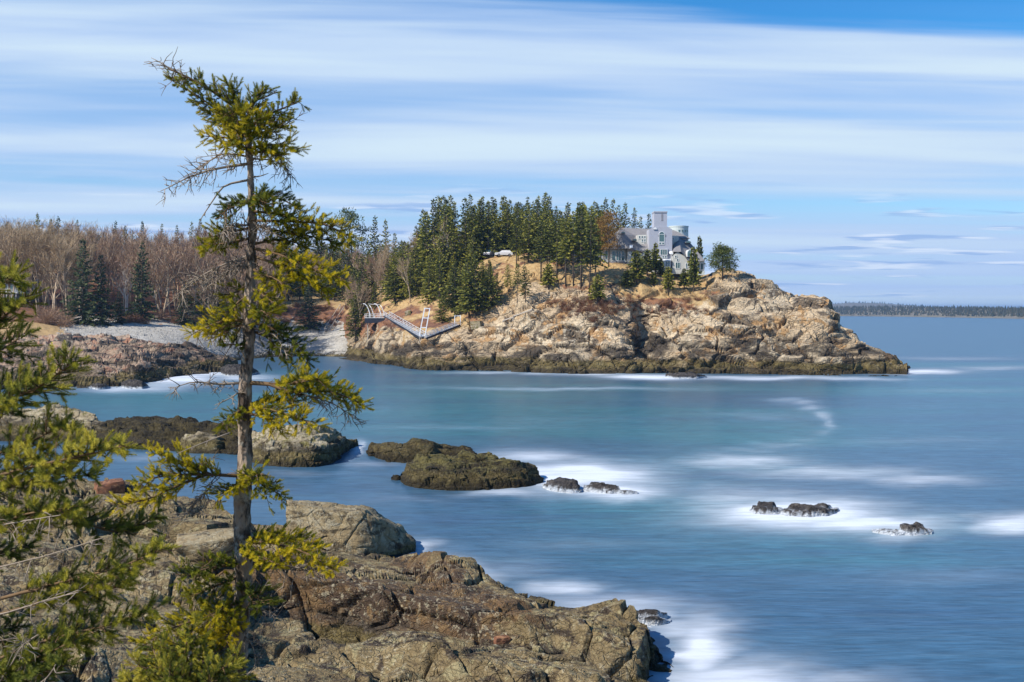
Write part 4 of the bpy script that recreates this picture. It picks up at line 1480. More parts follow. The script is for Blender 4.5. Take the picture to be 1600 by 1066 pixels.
for px, D, x in scatter(42, (550, 740), (276, 330), 2.4):
    if px < 630 and D < 306:
        D += 32
        x = (px - 800) / F * D
    z = ground(x, D)
    tree('bare_tree', BPK + BTN, x, D, rt.uniform(8, 13), place(px, D, 545, 720, 305, 'leafless brown tree', 'mixed wood above the dock'), 'leafless trees of the headland wood', z, 1.0)
for px, D, x in scatter(26, (550, 660), (300, 350), 2.6):
    z = ground(x, D)
    tree('spruce_tree', SPR, x, D, rt.uniform(9, 14), place(px, D, 550, 660, 325, 'spruce', 'mixed wood between meadow and headland'), 'spruces between meadow and headland', z, 1.1)
tree_px('birch_tree', BIR, 712, 420, 340, 'white limbed birch standing out of the headland wood', D=286, wide=.9)
tree_px('pine_tree', PIN, 548, 480, 330, 'broad green pine topping the wood left of the headland', D=400, wide=.9)
for k, (px, yt, D) in enumerate(sorted([(565, 400, 318), (578, 470, 300), (585, 440, 306)])):
    tree_px('spruce_tree', SPR, px, 0, yt, ORD[k] + ' of the spruces beside the wooden beach stairs', 'spruces near the stairs', 1.1, D)

# --- the wood behind the beach
for px, yb, yt, lb, wd_ in [
    (129, 507, 374, 'tall dark spruce behind the left end of the beach', .95), (158, 507, 398, 'dark spruce leaning close to the tall one by the beach', .95),
    (221, 500, 377, 'slim dark spruce in the middle of the bare wood', .85), (484, 514, 448, 'bushy dark spruce standing alone on the beach bank', 1.5),
    (288, 508, 448, 'low dark spruce at the beach edge left of the trunk', 1.5), (318, 506, 436, 'second low dark spruce at the beach edge', 1.4),
    (186, 505, 455, 'young spruce between the dark ones and the slim one', 1.2), (342, 506, 440, 'dark spruce at the beach edge just left of the spruce trunk', 1.3)]:
    tree_px('spruce_tree', DSP, px, yb, yt, lb, 'dark spruces behind the beach', wd_)
for k, (px, yt, D) in enumerate(sorted([(60, 333, 372), (90, 338, 370), (122, 344, 372), (80, 342, 380), (180, 345, 380), (196, 352, 384), (222, 346, 385), (254, 350, 388), (276, 352, 390), (300, 347, 390), (313, 342, 384), (330, 352, 392), (208, 360, 380), (350, 350, 392), (420, 352, 400), (445, 345, 400), (470, 350, 402), (500, 345, 404), (520, 350, 404), (585, 338, 395), (603, 343, 395), (30, 346, 375), (5, 352, 375), (455, 380, 372), (510, 390, 370), (430, 395, 366), (530, 400, 366), (475, 410, 372)])):
    tree_px('spruce_tree', SPR + DSP, px, 0, yt, ORD[k] + ' of the spruce tops poking above the bare wood', 'spruces rising from the bare wood', .8, D)
ax = [-80, 0, 60, 120, 180, 250, 320, 400, 480, 560]
ay = [338, 332, 330, 337, 343, 348, 347, 344, 346, 340]
for px, D, x in scatter(95, (-70, 130), (284, 350), 2.2):
    z = ground(x, D)
    top = P(px, np.interp(px, ax, ay) + rt.uniform(0, 40), D).z
    tree('bare_tree', BTN, x, D, min(max(top - z, 8), 22), place(px, D, -70, 130, 315, 'slender tan leafless tree', 'bare wood at the far left'), 'tan leafless trees at the far left', z, rt.uniform(.9, 1.2))
for px, D, x in scatter(120, (100, 420), (300, 392), 2.6):
    z = ground(x, D)
    top = P(px, np.interp(px, ax, ay) + rt.uniform(0, 45), D).z
    tree('bare_tree', BPK, x, D, min(max(top - z, 8), 21), place(px, D, 100, 420, 345, 'pinkish brown leafless tree', 'bare wood behind the beach'), 'pinkish leafless trees behind the beach', z, rt.uniform(1.0, 1.3))
for px, D, x in scatter(44, (400, 570), (388, 440), 3.0):
    z = ground(x, D)
    tree('bare_tree', BPK, x, D, rt.uniform(11, 16), place(px, D, 400, 570, 414, 'greyish leafless tree', 'wood beyond the golden meadow'), 'leafless trees beyond the meadow', z, rt.uniform(1.0, 1.3))
for k, (px, yb, yt) in enumerate(sorted([(252, 480, 405), (262, 478, 398), (245, 482, 420), (200, 490, 410)])):
    tree_px('birch_tree', BIR, px, yb, yt, ORD[k] + ' of the white stemmed birches before the pinkish wood', 'white birches behind the beach')

for px, D, x in scatter(26, (290, 430), (316, 388), 3.6):
    z = ground(x, D)
    tree('spruce_tree', SPR, x, D, rt.uniform(10, 16), 'green spruce among the bare trees behind the foreground trunk', 'spruces among the bare trees', z, rt.uniform(.9, 1.2))
for px, D, x in scatter(30, (425, 590), (352, 412), 3.2):
    z = ground(x, D)
    tree('spruce_tree', SPR, x, D, rt.uniform(10, 16), 'green spruce around the golden meadow left of the headland', 'spruces around the meadow', z, rt.uniform(1.0, 1.3))

# --- shrubs
for k in range(70):
    bush(BSH, rt.uniform(420, 560), rt.uniform(478, 512), rt.uniform(.7, 1.3), 'low red brown shrub on the bank above the beach', 'red brown shrubs on the bank')
for k in range(40):
    bush(BSH + BSP, rt.uniform(185, 400), rt.uniform(498, 508), rt.uniform(.9, 1.8), 'bare brown shrub along the back of the beach', 'brown shrubs behind the beach')
for k in range(14):
    bush(BSP, rt.uniform(55, 105), rt.uniform(495, 512), rt.uniform(1.2, 2.2), 'pinkish bare thicket at the left end of the beach', 'pinkish shrubs at the left')
for k in range(90):
    bush(BSH, rt.gauss(925, 38), rt.gauss(482, 9), rt.uniform(.5, .95), 'dark red brown heath shrub on the slope below the lone spruce', 'heath shrubs on the headland')
for k in range(40):
    bush(BSH, rt.gauss(1055, 40), rt.gauss(478, 9), rt.uniform(.4, .8), 'brown heath shrub on the slope below the house', 'brown shrubs below the house')
for k in range(60):
    bush(BSG, rt.uniform(800, 1130), rt.uniform(425, 470), rt.uniform(.3, .65), 'golden tuft of dry grass on the headland slope', 'dry tufts on the headland', 'grass_tuft')

# ------------------------------------------------------------------ the big house on the headland
M['shingle'] = plain('grey_shingle_roof', (0.215, 0.205, 0.205), 0.85, 0.3, 1.3)
M['stucco'] = plain('lilac_grey_stucco', (0.40, 0.41, 0.46), 0.8, 0.08, 0.6)
M['cream'] = plain('pale_cream_wall', (0.52, 0.52, 0.47), 0.8, 0.06, 0.6)
M['mint'] = plain('pale_green_cladding', (0.52, 0.58, 0.56), 0.7, 0.06, 0.5)
M['frame'] = plain('white_frame', (0.78, 0.79, 0.77), 0.5, 0.04, 2)
M['stone'] = plain('foundation_stone', (0.24, 0.24, 0.27), 0.9, 0.3, 1.5)
M['bluewall'] = plain('blue_grey_siding', (0.27, 0.31, 0.38), 0.8, 0.1, 0.8)


def glass_mat():
    m, t, b = new_mat('window_glass')
    b.inputs['Base Color'].default_value = (0.05, 0.12, 0.13, 1)
    b.inputs['Roughness'].default_value = 0.06
    b.inputs['Specular IOR Level'].default_value = 0.8
    tc = t.node('ShaderNodeTexCoord')
    t.link(t.mix(t.noise(tc.outputs['Object'], .7), (0.035, 0.085, 0.09), (0.10, 0.19, 0.19)), b.inputs['Base Color'])
    return m


M['glass'] = glass_mat()
K = 264 / F / 6.154 * 1.0           # metres per zoomed pixel of the house view
HX = lambda zx: (zx - 600) * K
HZm = lambda zy: (760 - zy) * K


def house():
    c = P(920 + 600 / 6.154, 310 + 760 / 6.154, 264)
    e = empty('house', c, 'large grey shingled house with chimney tower and round turret on the headland', 'house')

    def wall(x0, x1, y0, y1, zt, zb, mat, name='wall'):
        return MB().box(HX(x0), HX(x1), y0, y1, HZm(zb), HZm(zt)).build(name, mat, e)

    def roof(vs, fs, name='roof', mat=None):
        return MB().poly(vs, fs).build(name, mat or M['shingle'], e)

    def window(x0, x1, zt, zb, y, nx=1, nz=1, arch=False, par=e, t=0.09):
        """frame with glazing bars standing proud of the wall plane at depth y, panes behind"""
        X0, X1, Z0, Z1 = HX(x0), HX(x1), HZm(zb), HZm(zt)
        mb = MB()
        zs = Z1 - (X1 - X0) / 2 if arch else Z1
        mb.box(X0 - t, X0, y - .10, y, Z0 - t, zs)
        mb.box(X1, X1 + t, y - .10, y, Z0 - t, zs)
        mb.box(X0, X1, y - .10, y, Z0 - t, Z0)
        if arch:
            n, r = 12, (X1 - X0) / 2
            cx = (X0 + X1) / 2
            for i in range(n):
                a, b_ = math.pi * i / n, math.pi * (i + 1) / n
                vs = [(cx + rr * math.cos(q), yy, zs + rr * math.sin(q)) for yy in (y - .10, y) for q in (a, b_) for rr in (r, r + t)]
                mb.poly(vs, [(0, 1, 3, 2), (4, 6, 7, 5), (0, 2, 6, 4), (1, 5, 7, 3)])
            mb.box(X0, X1, y - .08, y - .01, zs - .04, zs + .04)
        else:
            mb.box(X0 - t, X1 + t, y - .10, y, Z1, Z1 + t)
        for i in range(1, nx):
            xx = X0 + (X1 - X0) * i / nx
            mb.box(xx - .04, xx + .04, y - .08, y - .01, Z0, Z1)
        for i in range(1, nz):
            zz = Z0 + (zs - Z0) * i / nz
            mb.box(X0, X1, y - .085, y - .012, zz - .04, zz + .04)
        f = mb.build('window', M['frame'], par)
        if arch:
            out = [(X0, Z0), (X1, Z0)] + [(cx + r * math.cos(math.pi * i / n), zs + r * math.sin(math.pi * i / n)) for i in range(n + 1)]
            MB().extrude(out, y - .04, y - .02).build('pane', M['glass'], f)
        else:
            for i in range(nx):
                a, b_ = X0 + (X1 - X0) * i / nx, X0 + (X1 - X0) * (i + 1) / nx
                MB().box(a + .01, b_ - .01, y - .04, y - .02, Z0, Z1).build('pane', M['glass'], f)
        return f

    # main block across the back and its long hipped roof
    wall(330, 985, 6.0, 13.0, 360, 800, M['stucco'])
    x0, x1, ze, zr = HX(290), HX(1010), HZm(372), HZm(252)
    roof([(x0, 5.0, ze), (x1, 5.0, ze), (x1, 14, ze), (x0, 14, ze), (HX(335), 9.5, zr), (HX(880), 9.5, zr - .7)],
         [(0, 1, 5, 4), (1, 2, 5), (2, 3, 4, 5), (3, 0, 4), (3, 2, 1, 0)])
    # long lower wing to the left with glazed front
    wall(150, 372, 2.5, 9.0, 480, 606, M['cream'])
    wall(146, 376, 2.2, 9.2, 606, 700, M['stone'], 'foundation')
    window(232, 266, 503, 592, 2.5, 1, 1)
    window(274, 318, 503, 592, 2.5, 2, 1)
    window(326, 352, 503, 592, 2.5, 1, 2)
    window(166, 190, 500, 580, 2.5, 1, 2)
    window(282, 312, 626, 650, 2.2, 1, 1)
    # left roof: sweeps down from the main ridge to the wing
    roof([(HX(298), 2.0, HZm(330)), (HX(335), 8.0, HZm(258)), (HX(478), 6.0, HZm(345)), (HX(605), 1.0, HZm(462)), (HX(520), -.2, HZm(512)), (HX(376), -.2, HZm(484)), (HX(150), 2.0, HZm(480)), (HX(170), 8.8, HZm(420)),
          (HX(376), 1.0, HZm(520)), (HX(520), 1.0, HZm(540))],
         [(0, 1, 2), (0, 2, 5), (2, 3, 4), (2, 4, 5), (6, 0, 5), (6, 7, 1, 0), (5, 4, 9, 8)])
    for ex, ey, yy in [(335, 322, 3.2), (445, 392, 2.6)]:        # eyebrow dormers
        mb = MB()
        n = 10
        arc = [(HX(ex) + .55 * math.cos(math.pi * i / n), HZm(ey + 12) + .42 * math.sin(math.pi * i / n)) for i in range(n + 1)]
        mb.extrude(arc, yy - 2.2, yy + 2)
        d = mb.build('eyebrow_dormer', M['shingle'], e)
        arc2 = [(x_ * .86 + HX(ex) * .14, z_ * .86 + HZm(ey + 12) * .14 + .02) for x_, z_ in arc]
        MB().extrude(arc2, yy - 2.26, yy - 2.21).build('pane', M['glass'], d)
    mb = MB()
    mb.box(-.38, .38, -.06, .06, -.55, .55)
    sk = mb.build('skylight', M['frame'], e)
    sk.location = (HX(405), -.25, HZm(465))
    sk.rotation_euler = (R(-50), 0, R(-10))
    # white dormer walls between roof and tower
    wall(480, 580, 2.6, 6.5, 345, 470, M['cream'])
    for a in (500, 527, 552):
        window(a - 7, a + 7, 356, 378, 2.6)
    for a in (527, 552):
        window(a - 7, a + 7, 388, 410, 2.6)
    window(545, 560, 416, 432, 2.6)
    wall(792, 880, 2.6, 6.5, 352, 520, M['cream'])
    for a, b_ in [(801, 380), (826, 380), (801, 410)]:
        window(a - 6, a + 7, b_ - 11, b_ + 11, 2.6)
    # cream end wall under the left roof
    wall(376, 520, .6, 3.0, 484, 700, M['cream'])
    window(404, 420, 506, 522, .6)
    window(404, 420, 545, 561, .6)
    # small pale gable between wing and tower
    g = MB().extrude([(HX(520), HZm(700)), (HX(600), HZm(700)), (HX(600), HZm(520)), (HX(560), HZm(480)), (HX(520), HZm(520))], .2, 3.0).build('gable', M['cream'], e)
    window(540, 578, 505, 540, .2, 1, 1, True, g, .06)
    # chimney tower in three diminishing stages
    tw = MB().extrude([(HX(576), HZm(720)), (HX(796), HZm(720)), (HX(796), HZm(300)), (HX(748), HZm(276)), (HX(624), HZm(276)), (HX(576), HZm(300))], -1.0, 4.0).build('chimney_tower', M['stucco'], e)
    mb = MB()
    mb.box(HX(624), HX(748), -.8, 3.0, HZm(290), HZm(140))
    mb.box(HX(620), HX(752), -.95, 3.15, HZm(140), HZm(127))
    st = mb.build('chimney', M['stucco'], tw)
    MB().box(HX(692), HX(709), -.84, -.79, HZm(220), HZm(140)).build('slot', M['stone'], st)
    MB().extrude([(HX(612), HZm(302)), (HX(650), HZm(302)), (HX(640), HZm(284)), (HX(622), HZm(290))], -1.25, -.95).build('ledge_roof', M['frame'], tw)
    window(672, 720, 326, 420, -1.0, 1, 1, True, tw)
    window(672, 690, 428, 446, -1.0, 1, 1, False, tw)
    window(700, 718, 428, 446, -1.0, 1, 1, False, tw)
    MB().box(HX(660), HX(670), -1.06, -1.0, HZm(372), HZm(352)).build('corbel', M['stone'], tw)
    MB().box(HX(724), HX(736), -1.06, -1.0, HZm(372), HZm(352)).build('corbel', M['stone'], tw)
    wall(668, 754, -1.35, -1.0, 486, 700, M['stucco'], 'bay')
    window(682, 702, 496, 546, -1.35, 1, 1)
    window(707, 722, 496, 546, -1.35, 1, 1)
    window(727, 744, 496, 546, -1.35, 1, 1)
    window(700, 715, 556, 576, -1.35, 1, 1)
    window(725, 740, 556, 576, -1.35, 1, 1)
    # glazed ground floor in the middle
    wall(548, 772, -2.4, -1.36, 604, 720, M['frame'], 'sun_room')
    for a in (562, 590, 618, 646, 674, 702):
        window(a - 9, a + 9, 620, 672, -2.4)
    window(726, 742, 612, 660, -2.4)
    window(748, 764, 608, 660, -2.4)
    roof([(HX(540), -2.6, HZm(606)), (HX(780), -2.6, HZm(606)), (HX(780), -1.0, HZm(584)), (HX(540), -1.0, HZm(584)), (HX(540), -1.0, HZm(604)), (HX(780), -1.0, HZm(604))],
         [(0, 1, 2, 3), (0, 3, 4), (1, 5, 2), (0, 4, 5, 1)], 'canopy', M['frame'])
    roof([(HX(762), -2.4, HZm(540)), (HX(800), -2.0, HZm(545)), (HX(806), -1.02, HZm(512)), (HX(765), -1.02, HZm(512))], [(0, 1, 2, 3)], 'skylight', M['frame'])
    # right wing: cream gable and hipped roof down to the point
    MB().extrude([(HX(792), HZm(730)), (HX(955), HZm(730)), (HX(955), HZm(625)), (HX(905), HZm(560)), (HX(842), HZm(520)), (HX(792), HZm(560))], -2.2, 3.0).build('gable', M['cream'], e)
    window(822, 862, 622, 676, -2.2, 2, 1)
    window(816, 830, 556, 574, -2.2)
    window(832, 846, 588, 606, -2.2)
    window(918, 930, 630, 672, -2.2)
    wall(955, 1106, -1.0, 8.0, 592, 740, M['mint'])
    window(968, 990, 628, 688, -1.0, 1, 1)
    window(1042, 1060, 628, 688, -1.0, 1, 1)
    window(1068, 1090, 628, 688, -1.0, 1, 1)
    roof([(HX(796), -2.4, HZm(520)), (HX(884), 2.0, HZm(404)), (HX(990), 4.0, HZm(404)), (HX(1112), 3.0, HZm(596)), (HX(1106), -1.6, HZm(600)), (HX(952), -2.5, HZm(624)), (HX(872), -2.6, HZm(520)),
          (HX(1112), 8.4, HZm(596)), (HX(985), 8.0, HZm(372)), (HX(884), 7.0, HZm(330)), (HX(796), 2.4, HZm(500))],
         [(0, 6, 1), (6, 5, 1), (5, 4, 2, 1), (4, 3, 2), (3, 7, 8, 2), (1, 2, 8, 9), (0, 1, 9, 10)])
    # arched roof window of the right wing, built out of the slope
    g = MB().extrude([(HX(930), HZm(566)), (HX(986), HZm(566)), (HX(986), HZm(530))] + [(HX(958) + (HX(986) - HX(958)) * math.cos(a), HZm(530) + .85 * math.sin(a)) for a in np.linspace(.3, 2.84, 8)] + [(HX(930), HZm(530))], -2.0, 2.5).build('roof_window', M['frame'], e)
    MB().extrude([(HX(936), HZm(562)), (HX(956), HZm(562)), (HX(956), HZm(500)), (HX(938), HZm(522))], -2.06, -2.01).build('pane', M['glass'], g)
    MB().extrude([(HX(960), HZm(562)), (HX(980), HZm(562)), (HX(978), HZm(522)), (HX(960), HZm(500))], -2.06, -2.01).build('pane', M['glass'], g)
    mb = MB()
    arc = [(HX(965) + .7 * math.cos(math.pi * i / 10), HZm(424) + .45 * math.sin(math.pi * i / 10)) for i in range(11)]
    d = mb.extrude(arc, 1.2, 6).build('eyebrow_dormer', M['shingle'], e)
    MB().extrude([(x_ * .86 + HX(965) * .14, z_ * .86 + HZm(424) * .14 + .02) for x_, z_ in arc], 1.14, 1.19).build('pane', M['glass'], d)
    # round turret at the back right
    n, rad = 32, (HX(1030) - HX(836)) / 2
    cx, cy = HX(933), 11.5
    mb = MB()
    ring = lambda rr, z: [(cx + rr * math.cos(2 * math.pi * i / n), cy + rr * math.sin(2 * math.pi * i / n), z) for i in range(n)]
    vs = ring(rad, HZm(700)) + ring(rad, HZm(246)) + ring(rad + .08, HZm(246)) + ring(rad + .08, HZm(234)) + ring(rad - .25, HZm(234)) + ring(rad - .25, HZm(262))
    fs = [(j * n + i, j * n + (i + 1) % n, (j + 1) * n + (i + 1) % n, (j + 1) * n + i) for j in range(5) for i in range(n)] + [tuple(5 * n + i for i in range(n))]
    tur = mb.poly(vs, fs).build('turret', M['mint'], e, False)
    for zx in (868, 925, 957, 987, 1010):
        xx = HX(zx)
        a = math.acos(max(-1, min(1, (xx - cx) / rad)))
        mb = MB().extrude([(-.2, -.05), (.02, -.35), (.2, -.05), (.2, .28), (-.2, .28)], -.05, .03)
        o = mb.build('pane', M['glass'], tur)
        o.location = (cx + rad * math.cos(a), cy - rad * math.sin(a), HZm(288))
        o.rotation_euler = (0, 0, math.pi / 2 - a)
    # low blue-grey garage wing running into the trees on the left
    wall(-460, -150, 8.0, 14.0, 555, 680, M['bluewall'])
    wall(-150, 150, 6.0, 12.0, 520, 680, M['bluewall'])
    roof([(HX(-480), 7.6, HZm(555)), (HX(170), 5.6, HZm(520)), (HX(170), 12.4, HZm(520)), (HX(-480), 14.4, HZm(555)), (HX(-470), 11, HZm(490)), (HX(165), 9, HZm(465))],
         [(0, 1, 5, 4), (2, 3, 4, 5), (1, 2, 5), (3, 0, 4), (3, 2, 1, 0)])
    for a in (-420, -360, -240, -190, -90, -20, 60):
        window(a - 14, a + 14, 575, 640, 8.0 if a < -150 else 6.0)
    return e


house()

# low stone wall on the lawn right of the house
p0 = hit(1093, 441)
mb_ = MB()
sw = empty('garden_wall', p0, 'low dry stone wall on the golden lawn right of the house', 'wall')
stone_mesh = None
for i in range(16):
    xx = i * .42
    zz = ground(p0.x + xx, p0.y) - p0.z
    o = MB().box(-.2 - rt.uniform(0, .05), .2 + rt.uniform(0, .05), -.25, .25, -.25, .38 + rt.uniform(0, .22)).build('stone', M['pale_rock'], sw)
    o.location = (xx, rt.uniform(-.06, .06), zz)
    o.rotation_euler = (0, 0, rt.uniform(-.1, .1))


# ------------------------------------------------------------------ cars
def car(px, py, col, label, rz, tall=0.0):
    p = hit(px, py)
    e = empty('parked_car', p + Vector((0, 0, .05)), label, 'car', 'cars parked on the headland', rz)
    hw = .9
    body = [(-2.25, .35), (-2.28, .75), (-2.2, .95), (-1.25, 1.02), (-1.2, 1.02), (1.5, 1.02), (2.2, 1.0), (2.25, .7), (2.22, .35)]
    MB().extrude(body, -hw, hw).build('body', col, e)
    cab = [(-1.25, 1.02), (-.55, 1.52 + tall), (.2, 1.60 + tall), (1.5, 1.55 + tall), (2.1, 1.02)]
    c = MB()
    n = len(cab)
    vs = [(x, -hw + (.18 if z > 1.2 else .04), z) for x, z in cab] + [(x, hw - (.18 if z > 1.2 else .04), z) for x, z in cab]
    c.poly(vs, [tuple(range(n)), tuple(range(2 * n - 1, n - 1, -1))] + [(i, i + n, (i + 1) % n + n, (i + 1) % n) for i in range(n)])
    cb = c.build('cabin', col, e)
    for s in (-1, 1):
        for a, b_ in ((-1.0, -.05), (.05, .95), (1.05, 1.7)):
            y = s * (hw - .1)
            MB().poly([(a + .12, y * 1.02, 1.1), (b_, y * 1.02, 1.1), (b_ - .05, y * .92, 1.42 + tall), (a + .42 if a < -.5 else a + .05, y * .92, 1.42 + tall)], [(0, 1, 2, 3), (3, 2, 1, 0)]).build('side_window', M['glass'], cb)
    MB().poly([(-1.24, -.72, 1.08), (-1.24, .72, 1.08), (-.62, .62, 1.50 + tall), (-.62, -.62, 1.50 + tall)], [(0, 1, 2, 3), (3, 2, 1, 0)]).build('windscreen', M['glass'], cb)
    for x in (-1.4, 1.4):
        for s in (-1, 1):
            mb = MB()
            mb.tube([(x, s * .72, .34), (x, s * .93, .34)], .34, 16)
            wl = mb.build('wheel', M['tyre'], e)
            MB().tube([(x, s * .9, .34), (x, s * .945, .34)], .19, 12).build('rim', M['steel'], wl)
    for s in (-1, 1):
        MB().box(-2.31, -2.2, s * .75 - .14, s * .75 + .14, .72, .88).build('headlight', M['frame'], e)
        MB().box(2.18, 2.28, s * .78 - .1, s * .78 + .1, .75, .95).build('tail_light', M['tail'], e)
    return e


M['tyre'] = plain('tyre_rubber', (0.025, 0.025, 0.025), .9)
M['steel'] = plain('rim_steel', (0.55, 0.55, 0.57), .35, .1, 3, .8)
M['tail'] = plain('tail_lamp', (0.35, 0.02, 0.02), .3)
M['car_white'] = plain('white_paint', (0.80, 0.80, 0.80), .3, .03, 1)
M['car_grey'] = plain('grey_paint', (0.30, 0.30, 0.34), .3, .05, 1)
car(787, 401, M['car_white'], 'white estate car parked in a gap of the headland wood', R(8))
car(765, 401, M['car_grey'], 'grey car parked left of the white one', R(70), .25)

# ------------------------------------------------------------------ dock: platform, ramps, gantry
M['galv'] = plain('galvanised_metal', (0.62, 0.62, 0.63), .5, .12, 2)
M['white_metal'] = plain('white_painted_metal', (0.80, 0.80, 0.79), .5, .05, 2)
M['float_black'] = plain('dark_float', (0.025, 0.03, 0.045), .6, .2, 2)
M['wood'] = plain('weathered_wood', (0.44, 0.38, 0.31), .85, .25, 1.5)


def railed_ramp(name, a, b, width, label, n_posts, hgt=1.0, group=None, deck_mat=None):
    """walkway from a to b (world points) with railings on both sides"""
    a, b = Vector(a), Vector(b)
    e = empty(name, a, label, 'gangway', group)
    d = b - a
    L = d.length
    u_ = d.normalized()
    side = u_.cross(Vector((0, 0, 1))).normalized()
    up = Vector((0, 0, 1))
    n = max(6, int(L / .5))
    for i in range(n):
        c = u_ * (L * (i + .5) / n)
        MB().bar(c - side * width / 2, c + side * width / 2, L / n * .86, .06).build('deck_plank', deck_mat or M['galv'], e)
    for s in (-1, 1):
        o = side * (s * width / 2)
        MB().bar(o - up * .22, d + o - up * .22, .14, .42).build('side_beam', M['float_black'], e)
        MB().bar(o + up * hgt, d + o + up * hgt, .08).build('handrail', M['galv'], e)
        MB().bar(o + up * hgt * .5, d + o + up * hgt * .5, .06).build('midrail', M['galv'], e)
        for i in range(n_posts + 1):
            c = u_ * (L * i / n_posts) + o
            MB().bar(c, c + up * hgt, .08).build('rail_post', M['galv'], e)
        for i in range(n_posts):
            c0, c1 = u_ * (L * i / n_posts) + o, u_ * (L * (i + 1) / n_posts) + o + up * hgt
            MB().bar(c0, c1, .05).build('brace', M['galv'], e)
    return e


h_pf, h_gn, h_rt = hit(588, 507), hit(660, 530), hit(716, 510)
DP, DG, DR = h_pf.y - 1.0, h_gn.y, h_rt.y
DK = DG
railed_ramp('gangway', P(604, 493, DP - .5), P(662, 527, DG), 1.5, 'long grey metal gangway sloping down right from the platform', 12)
railed_ramp('gangway', P(663, 527.5, DG), P(716, 507, DR), 1.7, 'shorter metal ramp climbing right from the foot of the gantry', 9, .7)
pf = empty('dock_platform', P(588, 503, DP), 'dark float platform with white railings and two curved davits', 'platform')
s_ = DP / F
W2, D2 = 17 * s_, 1.4
MB().box(-W2, W2, -D2, D2, -.3, 1.0).build('float', M['float_black'], pf)
for i in range(10):
    xx = -W2 + (i + .5) * 2 * W2 / 10
    MB().box(xx - W2 / 10 * .9, xx + W2 / 10 * .9, -D2 - .1, D2 + .1, 1.0, 1.12).build('deck_plank', M['white_metal'], pf)
for yy in (-D2, D2):
    for zz in (1.6, 2.1):
        MB().bar((-W2, yy, zz), (W2, yy, zz), .08).build('rail', M['white_metal'], pf)
    for i in range(6):
        xx = -W2 + i * 2 * W2 / 5
        MB().bar((xx, yy, 1.1), (xx, yy, 2.1), .08).build('rail_post', M['white_metal'], pf)
for xb in (-11, 6):
    pts = [(xb * s_ + dx * s_, -D2 * .6, z) for dx, z in [(2, 1.1), (1.5, 2.2), (-.5, 3.3), (-3, 4.2), (-6.5, 4.75), (-9, 4.7)]]
    MB().tube(pts, [.14, .13, .12, .11, .10, .10], 8).build('davit', M['white_metal'], pf, True)
    pts = [(xb * s_ + (dx + 5) * s_, -D2 * .6, z) for dx, z in [(3, 1.1), (1.5, 2.4), (-1, 3.6), (-4, 4.4)]]
    MB().tube(pts, [.09, .09, .08, .08], 8).build('davit_brace', M['white_metal'], pf, True)
MB().bar((-12 * s_, -D2 * .6, 4.7), (6 * s_, -D2 * .6, 4.55), .1).build('cross_bar', M['white_metal'], pf)
for xx in (-W2 * .8, W2 * .8):
    gx = pf.location.x + xx
    gz = ground(gx, pf.location.y) - pf.location.z
    MB().bar((xx, 0, min(gz - .4, -.4)), (xx, 0, -.28), .25).build('pile', M['wood'], pf)
gn = empty('gantry', P(663, 526, DG), 'tall white ladder-like gantry frame leaning right beside the ramps', 'gantry')
q = DG / F
A = lambda px, py, y: ((px - 663) * q, y, (526 - py) * q)
for a, b_ in [((655, 525), (663.5, 481)), ((664, 525), (671.5, 481.5))]:
    MB().bar(A(*a, 0), A(*b_, .4), .22).build('leg', M['white_metal'], gn)
for t_ in (.02, .36, .70, .98):
    l = (655 + 8.5 * (1 - t_) * 1, 525 - 44 * (1 - t_))
    r_ = (664 + 7.5 * (1 - t_), 525 - 43.5 * (1 - t_))
    MB().bar(A(*l, .4 * (1 - t_)), A(*r_, .4 * (1 - t_)), .2).build('rung', M['white_metal'], gn)
MB().bar(A(664, 526, 0), A(664, 533, 0), .25).build('pile', M['wood'], gn)
MB().bar(A(656, 526, 0), A(656, 533, 0), .25).build('pile', M['wood'], gn)
# small gate posts where the ramp lands
gt = empty('gate_frame', P(715, 507, DR + .4), 'small white gate frame at the upper end of the short ramp', 'gate')
MB().box(-.75, -.6, -.1, .1, -1, 2.2).build('post', M['white_metal'], gt)
MB().box(.6, .75, -.1, .1, -1, 2.2).build('post', M['white_metal'], gt)
MB().box(-.6, .6, -.08, .08, 1.9, 2.1).build('lintel', M['white_metal'], gt)

# wooden stairs from the beach up the bank
a_, b_ = hit(512, 519), hit(536, 482)
if a_ and b_:
    st = empty('beach_stairs', a_, 'weathered wooden stairs with railings climbing from the beach', 'stairs')
    d = b_ - a_
    side = d.cross(Vector((0, 0, 1))).normalized()
    n = 18
    for i in range(n + 1):
        c = d * i / n + Vector((0, 0, .15))
        MB().bar(c - side * .8, c + side * .8, .45, .08).build('tread', M['wood'], st)
    for s in (-1, 1):
        o = side * .85 * s
        MB().bar(o, d + o, .12, .3).build('stringer', M['wood'], st)
        MB().bar(o + Vector((0, 0, 1.35)), d + o + Vector((0, 0, 1.35)), .14).build('handrail', M['wood'], st)
        for i in range(7):
            c = d * i / 6 + o
            MB().bar(c - Vector((0, 0, .5)), c + Vector((0, 0, 1.4)), .16).build('post', M['wood'], st)

# loose timber on the rock right of the ramps
for (x0, y0, x1, y1, lb) in [(803, 496, 832, 484, 'grey plank with dark end propped on the headland rock'), (786, 503, 803, 496, 'shorter grey plank below the propped one')]:
    a_, b_ = hit(x0, y0), hit(x1, y1 + 2)
    if a_ and b_:
        e = empty('plank', a_, lb, 'plank')
        d = b_ - a_ + Vector((0, 0, .35))
        MB().bar((0, 0, .3), d, .45, .25).build('board', M['wood'], e)
        MB().bar(d, d * 1.03, .54, .40).build('end_cap', M['float_black'], e)
        MB().bar((0, 0, -.3), (0, 0, .2), .3).build('block', M['wood'], e)
        MB().bar(d * .92 - Vector((0, 0, .8)), d * .92 - Vector((0, 0, .15)), .3).build('block', M['wood'], e)

